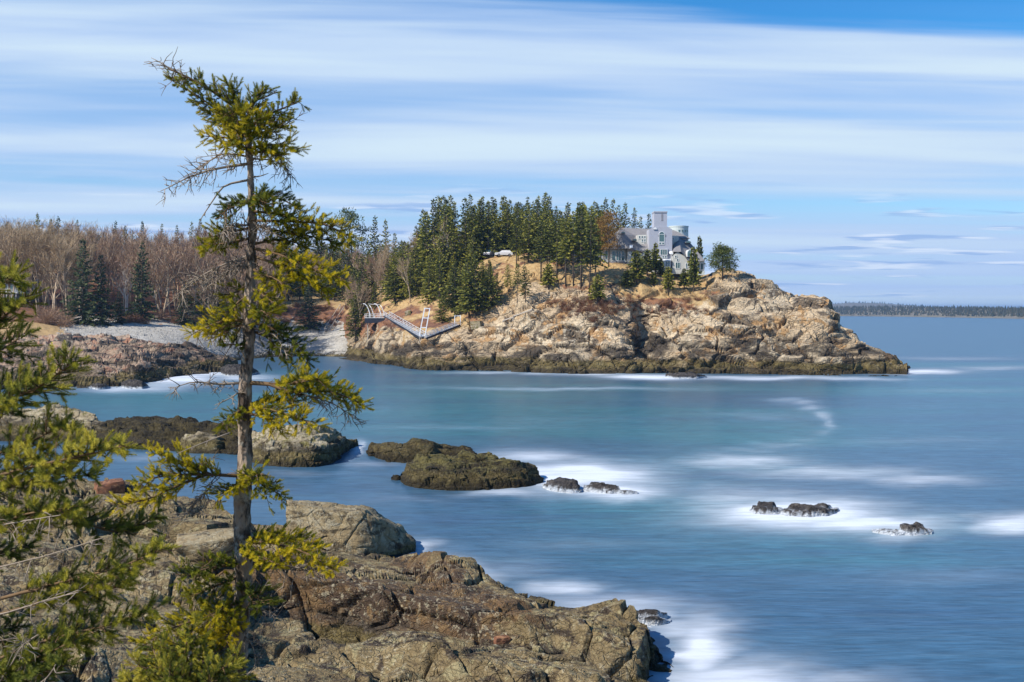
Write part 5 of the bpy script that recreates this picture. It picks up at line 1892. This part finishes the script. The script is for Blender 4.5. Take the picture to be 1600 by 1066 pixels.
# cottage with a white deck behind the bare trees at the far left
pc = P(22, 500, 300)
cz = ground(pc.x, pc.y)
ct = empty('cottage', (pc.x, pc.y, cz), 'grey cottage with white deck railing half hidden by bare trees', 'cottage')
kc = 300 / F
MB().box(-34 * kc, 20 * kc, 0, 7, -1, 5.0).build('wall', M['bluewall'], ct)
MB().poly([(-37 * kc, -.6, 5), (23 * kc, -.6, 5), (23 * kc, 7.6, 5), (-37 * kc, 7.6, 5), (-34 * kc, 3.5, 8.2), (20 * kc, 3.5, 8.2)], [(0, 1, 5, 4), (2, 3, 4, 5), (1, 2, 5), (3, 0, 4), (3, 2, 1, 0)]).build('roof', M['shingle'], ct)
MB().box(-34 * kc, 24 * kc, -2.5, -.02, 2.2, 2.45).build('deck', M['frame'], ct)
for zz in (3.4,):
    MB().bar((-34 * kc, -2.45, zz), (24 * kc, -2.45, zz), .14).build('deck_rail', M['frame'], ct)
for i in range(9):
    xx = (-34 + i * 7.2) * kc
    MB().bar((xx, -2.4, -1), (xx, -2.4, 3.4), .16).build('deck_post', M['frame'], ct)
for xx in (-26, -10, 6):
    f = MB().box(xx * kc - .1, xx * kc + 1.5, -.08, -.005, 2.7, 4.4).build('window', M['frame'], ct)
    MB().box(xx * kc + .02, xx * kc + 1.38, -.12, -.085, 2.82, 4.28).build('pane', M['glass'], f)

# ------------------------------------------------------------------ cobbles and wrack on the beach
def cobbles():
    r = np.random.default_rng(3)
    base = np.array([(1, 0, 0), (-1, 0, 0), (0, 1, 0), (0, -1, 0), (0, 0, 1), (0, 0, -1)], float)
    fc = np.array([(0, 2, 4), (2, 1, 4), (1, 3, 4), (3, 0, 4), (2, 0, 5), (1, 2, 5), (3, 1, 5), (0, 3, 5)])
    V, Fc, b = [], [], 0
    n = 0
    while n < 5200:
        px, py = r.uniform(90, 565), r.uniform(508, 556)
        p = GROUND[1].ray_cast(Vector((0, 0, H)), Vector(((px - 800) / F, 1, -(py - HZ) / F)).normalized())[0]
        n += 1
        if p is None:
            continue
        s = r.uniform(.08, .22) * (2.0 if r.random() < .03 else 1)
        V.append(base * s * r.uniform(.6, 1.2, 3) * np.array([1.2, 1.2, .8]) @ np.array(Euler((r.random() * 3, r.random() * 3, r.random() * 3)).to_matrix()) + np.array(p))
        Fc.append(fc + b)
        b += 6
    o = mesh_np('cobbles', np.concatenate(V), np.concatenate(Fc), M['pebble'], smooth=False)
    tag(o, 'grey cobbles covering the beach of the cove', 'cobbles', kind='stuff')


cobbles()


# ------------------------------------------------------------------ near spruces, needle by needle
def needle_template(seed, n=58, L=1.0, nl=.33, wd=.062):
    """a shoot of length 1 along +z: thin triangles set round the twig"""
    r = np.random.default_rng(seed)
    V = []
    for k in range(n):
        t = (k + r.random()) / n
        a = k * 2.399 + r.normal(0, .2)
        z = t * L * .95
        ln = nl * r.uniform(.8, 1.15) * (1 - .45 * max(0, t - .75) / .25)
        fw = r.uniform(.45, .85) + (.9 if t > .9 else 0)
        rd = np.array([math.cos(a), math.sin(a), 0])
        tg = np.array([-math.sin(a), math.cos(a), 0])
        d = unit(rd + np.array([0, 0, fw]))
        V += [np.array([0, 0, z]) - tg * wd / 2, np.array([0, 0, z]) + tg * wd / 2, np.array([0, 0, z]) + d * ln]
    return np.array(V)


TPL = [needle_template(s) for s in (1, 2, 3)]


class Foliage:
    def __init__(s, seed):
        s.r = np.random.default_rng(seed)
        s.pos, s.dir, s.len, s.tint = [], [], [], []

    def add(s, p, d, L, tint):
        s.pos.append(p)
        s.dir.append(d)
        s.len.append(L)
        s.tint.append(tint)

    def build(s, mat, parent):
        if not s.pos:
            return
        n = len(s.pos)
        pos, d, L = np.array(s.pos), unit(np.array(s.dir)), np.array(s.len)
        ref = unit(s.r.normal(0, 1, (n, 3)))
        x = unit(np.cross(d, ref))
        y = np.cross(d, x)
        Mx = np.stack([x, y, d], 2)                                  # columns
        out, tint = [], []
        which = s.r.integers(0, len(TPL), n)
        for k, T in enumerate(TPL):
            m = which == k
            if not m.any():
                continue
            V = np.einsum('nij,vj->nvi', Mx[m], T) * L[m][:, None, None] + pos[m][:, None, :]
            out.append(V.reshape(-1, 3))
            tint.append(np.repeat(np.array(s.tint)[m], len(T)))
        V = np.concatenate(out)
        mesh_np('foliage', V, np.arange(len(V)).reshape(-1, 3), mat, parent, {'tint': np.concatenate(tint)}, smooth=False)


def resample(pts, step):
    P_ = np.array(pts, float)
    t = np.arange(len(P_))
    if len(P_) > 2:
        tt = np.linspace(0, len(P_) - 1, 60)
        Q = pchip(t, P_, tt)
    else:
        Q = np.linspace(P_[0], P_[1], 30)
    s = np.concatenate([[0], np.cumsum(np.linalg.norm(np.diff(Q, axis=0), axis=1))])
    n = max(3, int(s[-1] / step))
    u = np.linspace(0, s[-1], n + 1)
    return np.stack([np.interp(u, s, Q[:, k]) for k in range(3)], 1), s[-1]


NF = [0]


def branch(parent, pix, D0, dD, W=40, f0=.25, f1=1.0, r0=.016, tint=.5, dens=1.0, dead=False, mat=None, twig=None, flat=.65, droop=0.0, shoot=.066, seed=None, twigs=14, dead_in=.3, tl=.22):
    """pix: photo points of the branch axis; depth runs from D0 to D0+dD; W: half spread of the foliage in photo pixels"""
    NF[0] += 1
    r = np.random.default_rng(seed or NF[0] * 7 + 1)
    n = len(pix)
    pts = [tuple(P(a, b, D0 + dD * i / (n - 1))) for i, (a, b) in enumerate(pix)]
    Q, L = resample(pts, .04 * D0 / 10)
    m = len(Q)
    Q = Q + np.cumsum(r.normal(0, .002 * D0 / 10, Q.shape), 0) * np.linspace(0, 1, m)[:, None]
    rad = np.linspace(r0, max(.0025, r0 * .18), m)
    mb = MB()
    mb.tube(Q[::2] if m > 8 else Q, rad[::2] if m > 8 else rad, 6)
    px_m = D0 / F
    up = np.array([0, 0, 1.0])
    fol = Foliage(NF[0])

    def dead_twigs(k, Lm):
        for _ in range(k):
            i = r.integers(1, m - 1)
            T = unit(Q[min(i + 1, m - 1)] - Q[i - 1])
            d = unit(T * r.uniform(.1, .8) + r.normal(0, .6, 3) + np.array([0, 0, -.25]))
            p = Q[i]
            ln = Lm * r.uniform(.4, 1.2)
            a = [p]
            for j in range(4):
                d = unit(d + r.normal(0, .22, 3))
                p = p + d * ln / 4
                a.append(p)
            mb.tube(a, np.linspace(.0042, .0016, 5) * D0 / 10 * 1.2, 3)
            for j in range(r.integers(1, 4)):
                q0 = a[r.integers(1, 4)]
                d2 = unit(d + r.normal(0, .7, 3))
                mb.tube([q0, q0 + d2 * ln * .25, q0 + d2 * ln * .45 + np.array([0, 0, -.01])], np.array([.003, .002, .0013]) * D0 / 10 * 1.2, 3)

    if dead:
        dead_twigs(twigs, tl)
    else:
        dead_twigs(int(twigs * dead_in), tl)
        step = .035 / dens
        s_ax = np.linspace(0, 1, m)
        nb = max(4, int(L * (f1 - f0) / step))
        for k in range(nb):
            u = f0 + (f1 - f0) * (k + r.random() * .8) / nb
            i = min(m - 2, int(u * (m - 1)))
            T = unit(Q[i + 1] - Q[i])
            p = Q[i] + (Q[i + 1] - Q[i]) * (u * (m - 1) - i)
            v = (u - f0) / (f1 - f0)
            env = (0.5 + .5 * min(1, v * 3.5)) * (1 - .62 * max(0, v - .45) / .55)
            S = unit(np.cross(T, up))
            U_ = np.cross(S, T)
            for sgn in (-1, 1):
                a = r.normal(0, .75) * (1 if flat > .5 else .5) + (.35 if r.random() < .5 else -.2)
                lat = S * sgn * math.cos(a) + U_ * math.sin(a)
                d = unit(T * r.uniform(.45, .95) + lat * .9)
                ln = .88 * W * px_m * env * r.uniform(.5, 1.3)
                ns = max(2, int(ln / (.025)))
                e1 = p + d * ln + up * (-droop * ln)
                mb.tube([p, (p + e1) / 2 + up * .02 * ln, e1], [.004, .003, .0018], 3)
                for j in range(ns):
                    s = (j + .4 + r.random() * .5) / ns
                    q0 = p + (e1 - p) * s
                    sd = unit(d * .9 + r.normal(0, .55, 3) + up * .30)
                    tt = np.clip(tint + .55 * (s - .62) + r.normal(0, .15) + .12 * (v - .5), 0, 1)
                    fol.add(q0, sd, shoot * r.uniform(.7, 1.2), tt)
                fol.add(e1 - d * .01, unit(d + up * .2), shoot * 1.15, np.clip(tint + .15, 0, 1))
    nm = 'dead_branch' if dead else 'branch'
    o = mb.build(nm, twig or (M['twig_grey'] if dead else M['twig_brown']), parent, True)
    fol.build(mat or M['needles'], o)
    return o, len(fol.pos)


def hero():
    D = 10.0
    base = P(371, 1140, D)
    gz = ground(base.x, D)
    e = empty('spruce_tree', (0, 0, 0), 'wind-bent yellow green spruce with bare trunk standing tall in the foreground', 'tree')
    pts = [(370, 1180), (372, 1080), (375, 1000), (380, 900), (379, 800), (383, 700), (382, 610), (389, 530), (391, 440), (394, 350), (392, 280), (390, 240), (386, 200), (378, 175), (356, 158)]
    rad = [19, 17, 15.5, 16.5, 15.5, 13.8, 13, 11.5, 10, 8.6, 7.2, 6.2, 5, 4, 2.6]
    path = [tuple(P(a, b, D)) for a, b in pts]
    path[0] = (path[0][0], D, min(path[0][2], gz - .3))
    Q, L = resample(path, .035)
    s = np.linspace(0, 1, len(Q))
    ss = np.concatenate([[0], np.cumsum(np.linalg.norm(np.diff(np.array(path), axis=0), axis=1))])
    rr = np.interp(s, ss / ss[-1], np.array(rad) * D / F * .80)
    # scaly, slightly fluted stem
    sides = 18
    V = []
    ang = np.linspace(0, 2 * np.pi, sides, endpoint=False)
    for p, r_ in zip(Q, rr):
        V.append(np.stack([p[0] + r_ * np.cos(ang), p[1] + r_ * np.sin(ang), np.full(sides, p[2])], 1))
    V = np.array(V)
    flat = V.reshape(-1, 3)
    c = np.repeat(Q, sides, 0)
    n_ = unit((flat - c) * np.array([1, 1, 0]))
    flat = flat + n_ * (0.018 * fbm(flat * np.array([26, 26, 12]), 3, 5) + .014 * fbm(flat * np.array([6, 6, 3]), 2, 9))[:, None]
    m = len(Q)
    idx = np.arange(m * sides).reshape(m, sides)
    nx = np.roll(idx, -1, 1)
    Fc = np.stack([idx[:-1].ravel(), nx[:-1].ravel(), nx[1:].ravel(), idx[1:].ravel()], 1)
    mesh_np('trunk', flat, Fc, M['bark'], e)
    tot = 0
    B = lambda *a, **k: branch(e, *a, **k)[1]
    # --- top flag, swept left
    tot += B([(386, 200), (376, 176), (345, 152), (300, 124), (262, 108)], D, -.15, W=30, f0=.1, f1=.80, tint=.45, r0=.02)
    B([(300, 124), (275, 112), (236, 90)], D - .1, -.05, dead=True, twigs=26, tl=.16, r0=.011)
    tot += B([(384, 205), (362, 192), (330, 165), (290, 140), (268, 122)], D, .25, W=26, f0=.1, tint=.42)
    tot += B([(380, 180), (368, 155), (356, 128)], D, .1, W=26, f0=.1, tint=.35)
    tot += B([(384, 190), (398, 160), (417, 136)], D, -.1, W=28, f0=.1, tint=.38)
    tot += B([(386, 200), (420, 180), (450, 166), (470, 158)], D, -.2, W=26, f0=.15, tint=.45)
    tot += B([(387, 212), (420, 204), (458, 190)], D, .2, W=28, f0=.1, tint=.42)
    tot += B([(389, 232), (425, 226), (463, 232)], D, -.25, W=28, f0=.15, tint=.55)
    tot += B([(388, 226), (350, 214), (316, 212)], D, -.2, W=26, f0=.1, tint=.5)
    tot += B([(387, 205), (352, 192), (322, 176)], D, .2, W=28, f0=.1, tint=.45)
    tot += B([(388, 225), (392, 205), (402, 188)], D, -.45, W=38, f0=.1, tint=.5)
    tot += B([(386, 205), (374, 190), (360, 178)], D, -.45, W=38, f0=.1, tint=.42)
    tot += B([(388, 235), (372, 226), (350, 225)], D, -.4, W=34, f0=.1, tint=.6)
    tot += B([(388, 220), (400, 205), (420, 192)], D, .45, W=38, f0=.1, tint=.35)
    tot += B([(386, 215), (370, 195), (352, 178)], D, .45, W=38, f0=.1, tint=.3)
    tot += B([(388, 240), (415, 236), (440, 244)], D, -.3, W=26, f0=.2, tint=.62, dead_in=1)
    tot += B([(384, 196), (392, 170), (396, 150)], D, -.2, W=34, f0=.1, tint=.4)
    # --- dead limbs under the flag
    B([(389, 256), (350, 262), (300, 276), (250, 300)], D, -.2, dead=True, twigs=46, tl=.2, r0=.016)
    B([(389, 245), (350, 240), (312, 262)], D, .2, dead=True, twigs=34, tl=.2, r0=.012)
    B([(390, 281), (352, 290), (330, 318), (308, 356)], D, -.25, dead=True, twigs=5, tl=.09, r0=.013)
    B([(391, 276), (405, 276), (420, 272)], D, -.1, dead=True, twigs=3, tl=.06, r0=.01)
    B([(391, 248), (425, 250), (448, 262), (456, 276)], D, .1, dead=True, twigs=28, tl=.16, r0=.009)
    B([(390, 250), (430, 205), (446, 218)], D, .2, dead=True, twigs=4, tl=.08, r0=.006)
    # --- middle
    tot += B([(393, 316), (366, 318), (346, 336)], D, -.2, W=28, f0=.15, tint=.22, dead_in=.8)
    tot += B([(393, 306), (425, 306), (464, 322)], D, -.15, W=28, f0=.1, tint=.22)
    tot += B([(393, 320), (400, 312), (415, 318)], D, -.45, W=34, f0=.1, tint=.25)
    tot += B([(393, 330), (430, 334), (468, 346)], D, -.3, W=34, f0=.1, tint=.5)
    tot += B([(393, 345), (450, 346), (500, 350), (552, 372)], D, -.3, W=32, f0=.2, tint=.6)
    tot += B([(394, 352), (440, 362), (500, 372), (540, 384)], D, .2, W=26, f0=.2, tint=.5, dead_in=1.2)
    tot += B([(393, 356), (352, 364), (316, 388)], D, -.15, W=30, f0=.15, tint=.5)
    tot += B([(393, 372), (350, 380), (318, 384)], D, .25, W=26, f0=.15, tint=.4)
    B([(393, 352), (370, 352), (345, 366)], D, -.3, dead=True, twigs=60, tl=.16, r0=.01)
    B([(393, 356), (410, 352), (425, 366)], D, -.35, dead=True, twigs=40, tl=.14, r0=.008)
    tot += B([(394, 388), (430, 396), (480, 418), (538, 440)], D, -.4, W=34, f0=.2, tint=.72)
    tot += B([(394, 400), (430, 412), (470, 430), (515, 456)], D, -.1, W=30, f0=.2, tint=.68, dead_in=1)
    tot += B([(394, 382), (440, 374), (482, 384)], D, .3, W=28, f0=.15, tint=.45)
    tot += B([(393, 420), (420, 432), (445, 446)], D, -.3, W=28, f0=.2, tint=.55)
    B([(393, 398), (345, 415), (300, 440), (272, 462)], D, -.1, dead=True, twigs=70, tl=.26, r0=.012)
    B([(393, 410), (355, 425), (325, 450)], D, .2, dead=True, twigs=50, tl=.24, r0=.01)
    tot += B([(393, 440), (375, 452), (352, 462)], D, .1, W=26, f0=.2, tint=.3)
    tot += B([(392, 450), (412, 462), (432, 478)], D, -.25, W=26, f0=.2, tint=.4)
    tot += B([(391, 462), (372, 472), (358, 492)], D, -.2, W=26, f0=.2, tint=.45)
    # --- third tier
    tot += B([(390, 500), (350, 502), (318, 512), (298, 522)], D, -.3, W=28, f0=.15, tint=.72)
    tot += B([(390, 506), (362, 512), (338, 528)], D, .2, W=26, f0=.2, tint=.55, dead_in=1.5)
    tot += B([(390, 503), (425, 512), (458, 532), (478, 560)], D, -.3, W=36, f0=.15, tint=.25, droop=.3)
    tot += B([(389, 515), (420, 530), (440, 560)], D, .1, W=30, f0=.2, tint=.3, droop=.4)
    tot += B([(389, 536), (372, 540), (356, 538)], D, -.15, W=16, f0=.2, tint=.3)
    tot += B([(390, 490), (405, 486), (420, 494)], D, -.4, W=30, f0=.2, tint=.55)
    B([(389, 510), (430, 525), (450, 560)], D, -.35, dead=True, twigs=24, tl=.15, r0=.006)
    # --- fourth tier
    B([(383, 598), (345, 600), (305, 596), (268, 606)], D, -.2, dead=True, twigs=30, tl=.17, r0=.016)
    B([(383, 606), (360, 622), (334, 634)], D, -.2, dead=True, twigs=12, tl=.1, r0=.008)
    tot += B([(386, 598), (420, 600), (455, 612), (510, 612), (568, 632)], D, -.3, W=36, f0=.3, tint=.62, r0=.024, droop=.15)
    tot += B([(420, 600), (470, 600), (520, 606), (552, 622)], D + .2, .15, W=34, f0=.1, tint=.58)
    tot += B([(430, 604), (460, 598), (500, 590)], D, -.5, W=30, f0=.1, tint=.5)
    B([(455, 612), (520, 630), (570, 660)], D - .1, -.1, dead=True, twigs=40, tl=.18, r0=.009)
    tot += B([(384, 640), (420, 640), (455, 650), (492, 664)], D, -.5, W=34, f0=.1, tint=.65)
    tot += B([(384, 645), (410, 652), (440, 672)], D, -.25, W=32, f0=.1, tint=.6)
    tot += B([(384, 638), (365, 648), (348, 664)], D, -.3, W=26, f0=.1, tint=.42)
    tot += B([(384, 632), (425, 626), (460, 628)], D, .3, W=30, f0=.1, tint=.45)
    # --- fifth tier
    tot += B([(380, 744), (330, 742), (270, 742), (215, 752)], D, -.5, W=36, f0=.2, tint=.72, r0=.02)
    tot += B([(330, 742), (280, 720), (235, 706)], D - .15, -.3, W=34, f0=.05, tint=.7)
    tot += B([(320, 742), (270, 762), (215, 784), (180, 790)], D - .15, -.3, W=34, f0=.05, tint=.66)
    tot += B([(380, 745), (400, 752), (442, 778)], D, -.3, W=30, f0=.1, tint=.58, droop=.3)
    tot += B([(380, 752), (362, 764), (340, 782)], D, -.35, W=28, f0=.1, tint=.6)
    tot += B([(380, 748), (392, 744), (408, 742)], D, -.4, W=24, f0=.1, tint=.6)
    B([(360, 676), (318, 692), (272, 712)], D - .4, -.2, dead=True, twigs=3, tl=.08, r0=.007)
    B([(330, 760), (300, 790), (280, 812)], D - .2, -.1, dead=True, twigs=44, tl=.18, r0=.008)
    # --- sixth tier and skirt
    tot += B([(378, 850), (425, 848), (475, 862), (526, 892)], D, -.5, W=38, f0=.1, tint=.66)
    tot += B([(378, 846), (415, 838), (460, 842), (500, 862)], D, .1, W=32, f0=.1, tint=.55)
    tot += B([(378, 858), (400, 868), (430, 884)], D, -.55, W=30, f0=.1, tint=.68)
    B([(400, 870), (450, 885), (520, 895)], D - .3, -.1, dead=True, twigs=44, tl=.24, r0=.008)
    tot += B([(377, 884), (335, 886), (285, 902)], D, -.5, W=44, f0=.1, tint=.45)
    tot += B([(377, 900), (345, 912), (300, 930)], D, -.3, W=42, f0=.1, tint=.4)
    tot += B([(376, 925), (395, 930), (416, 944)], D, -.4, W=38, f0=.1, tint=.3)
    tot += B([(376, 940), (350, 950), (330, 962)], D, -.5, W=42, f0=.1, tint=.42)
    tot += B([(375, 955), (320, 966), (265, 984), (225, 1010)], D, -.6, W=40, f0=.1, tint=.58)
    tot += B([(375, 975), (340, 990), (300, 1012), (240, 1040)], D, -.4, W=42, f0=.1, tint=.6)
    tot += B([(374, 1000), (330, 1022), (290, 1055)], D, -.5, W=42, f0=.1, tint=.5)
    tot += B([(375, 962), (362, 985), (352, 1000)], D, -.45, W=34, f0=.1, tint=.75)
    B([(374, 985), (395, 1010), (402, 1050)], D, -.2, dead=True, twigs=20, tl=.2, r0=.008)
    B([(374, 950), (410, 955), (440, 965)], D, -.2, dead=True, twigs=20, tl=.18, r0=.006)
    return tot


def near_spruce():
    D = 6.0
    e = empty('spruce_tree', (0, 0, 0), 'spruce at the left edge, only its shaggy branches reaching into view', 'tree')
    px0 = -150
    b = P(px0, 1400, D)
    gz = ground(b.x, D)
    MB().tube([(b.x - .05, D, gz - .3), tuple(P(px0, 1000, D)), tuple(P(px0 + 5, 600, D)), tuple(P(px0 + 8, 360, D))], [.09, .08, .06, .045], 10).build('trunk', M['bark'], e, True)
    T = 0
    B = lambda pix, dD, D0=D, **k: branch(e, pix, D0, dD, mat=M['needles_near'], **k)[1]
    S = dict(shoot=.066, dens=1.15)
    T += B([(px0, 470), (-60, 452), (0, 440), (30, 430)], -.3, W=42, f0=.3, tint=.45, **S)
    T += B([(px0, 560), (-60, 540), (0, 500), (42, 462)], -.2, W=46, f0=.3, tint=.4, **S)
    T += B([(px0, 580), (-60, 560), (0, 548), (40, 520)], .2, W=46, f0=.3, tint=.3, **S)
    T += B([(px0, 660), (-40, 640), (50, 610), (118, 562)], -.4, W=46, f0=.35, tint=.5, **S)
    T += B([(px0, 690), (-40, 650), (20, 620), (62, 598)], .1, W=48, f0=.35, tint=.35, **S)
    T += B([(px0, 760), (-30, 720), (50, 690), (110, 662)], -.2, W=46, f0=.35, tint=.45, **S)
    T += B([(px0, 780), (-30, 750), (60, 730), (130, 715), (202, 698)], -.5, W=46, f0=.35, tint=.62, **S)
    T += B([(px0, 800), (-20, 770), (70, 748), (150, 742)], .1, W=46, f0=.35, tint=.35, **S)
    T += B([(px0, 850), (-20, 820), (60, 800), (130, 790)], -.3, W=46, f0=.35, tint=.45, **S)
    T += B([(px0, 830), (-10, 800), (90, 805), (190, 830), (250, 800)], .4, W=40, f0=.45, tint=.4, **S)
    T += B([(px0, 980), (0, 935), (110, 905), (200, 880), (258, 856)], -.3, W=40, f0=.45, tint=.5, **S)
    T += B([(px0, 1000), (0, 960), (110, 930), (205, 915)], .2, W=38, f0=.5, tint=.42, **S)
    T += B([(px0, 1080), (0, 1030), (80, 1000), (150, 985), (240, 955)], -.2, W=40, f0=.4, tint=.55, **S)
    T += B([(px0, 1120), (-20, 1060), (50, 1030), (120, 1000)], -.3, W=46, f0=.3, tint=.45, **S)
    T += B([(px0, 1180), (-20, 1100), (40, 1060), (100, 1040)], -.4, W=50, f0=.3, tint=.4, **S)
    T += B([(px0, 900), (-60, 880), (0, 860), (45, 850)], .3, W=40, f0=.4, tint=.25, **S)
    T += B([(px0, 1040), (-60, 1000), (0, 985), (40, 975)], .4, W=40, f0=.4, tint=.25, **S)
    for pix, dd, tw in [([(px0, 930), (0, 886), (90, 862), (162, 838)], -.5, 14), ([(px0, 985), (0, 960), (70, 940), (130, 922)], -.6, 18), ([(px0, 840), (-20, 825), (40, 812), (90, 805)], -.5, 22),
                        ([(-40, 1120), (10, 1050), (35, 1010), (60, 990)], -.7, 18), ([(px0, 800), (-20, 780), (20, 760), (60, 735)], .5, 26), ([(px0, 1010), (0, 1000), (100, 960), (150, 950)], .3, 22), ([(-60, 1100), (60, 1070), (85, 1040)], -.8, 10)]:
        branch(e, pix, D, dd, dead=True, twigs=tw, tl=.16, r0=.0065)
    return T


def low_spruce():
    """young spruce filling the bottom edge between the two"""
    D = 8.2
    e = empty('spruce_tree', (0, 0, 0), 'low bushy young spruce at the bottom edge left of the trunk', 'tree')
    b = P(300, 1250, D)
    gz = ground(b.x, D)
    MB().tube([(b.x, D, gz - .2), tuple(P(300, 1100, D)), tuple(P(296, 1010, D))], [.04, .035, .012], 8).build('trunk', M['bark'], e, True)
    T = 0
    for pix, dd, tn in [([(300, 1100), (260, 1060), (215, 1040)], -.3, .55), ([(300, 1100), (330, 1060), (352, 1040)], -.3, .5), ([(298, 1060), (290, 1020), (300, 985)], -.2, .5), ([(300, 1120), (250, 1090), (195, 1062)], -.2, .6),
                        ([(300, 1110), (285, 1075), (262, 1050)], -.5, .45), ([(300, 1110), (320, 1080), (330, 1062)], -.5, .4), ([(300, 1080), (250, 1040), (235, 1010)], .3, .4), ([(300, 1090), (345, 1060), (372, 1030)], .2, .45)]:
        T += branch(e, pix, D, dd, W=46, f0=.1, tint=tn, mat=M['needles_near'])[1]
    return T


print('shoots', hero(), near_spruce(), low_spruce())


# ------------------------------------------------------------------ the air
def haze():
    m = bpy.data.materials.new('thin_sea_haze')
    m.use_nodes = True
    t = NT(m.node_tree)
    t.n.clear()
    v = t.node('ShaderNodeVolumePrincipled')
    v.inputs['Color'].default_value = (0.36, 0.62, 1.0, 1)
    v.inputs['Density'].default_value = 1.0e-4
    v.inputs['Anisotropy'].default_value = 0.2
    o = t.node('ShaderNodeOutputMaterial')
    t.link(v.outputs[0], o.inputs['Volume'])
    ob = MB().box(-56500, 56500, -60, 21500, -4, 62).build('haze', m)
    tag(ob, 'thin blue sea haze', 'haze', kind='stuff')


haze()
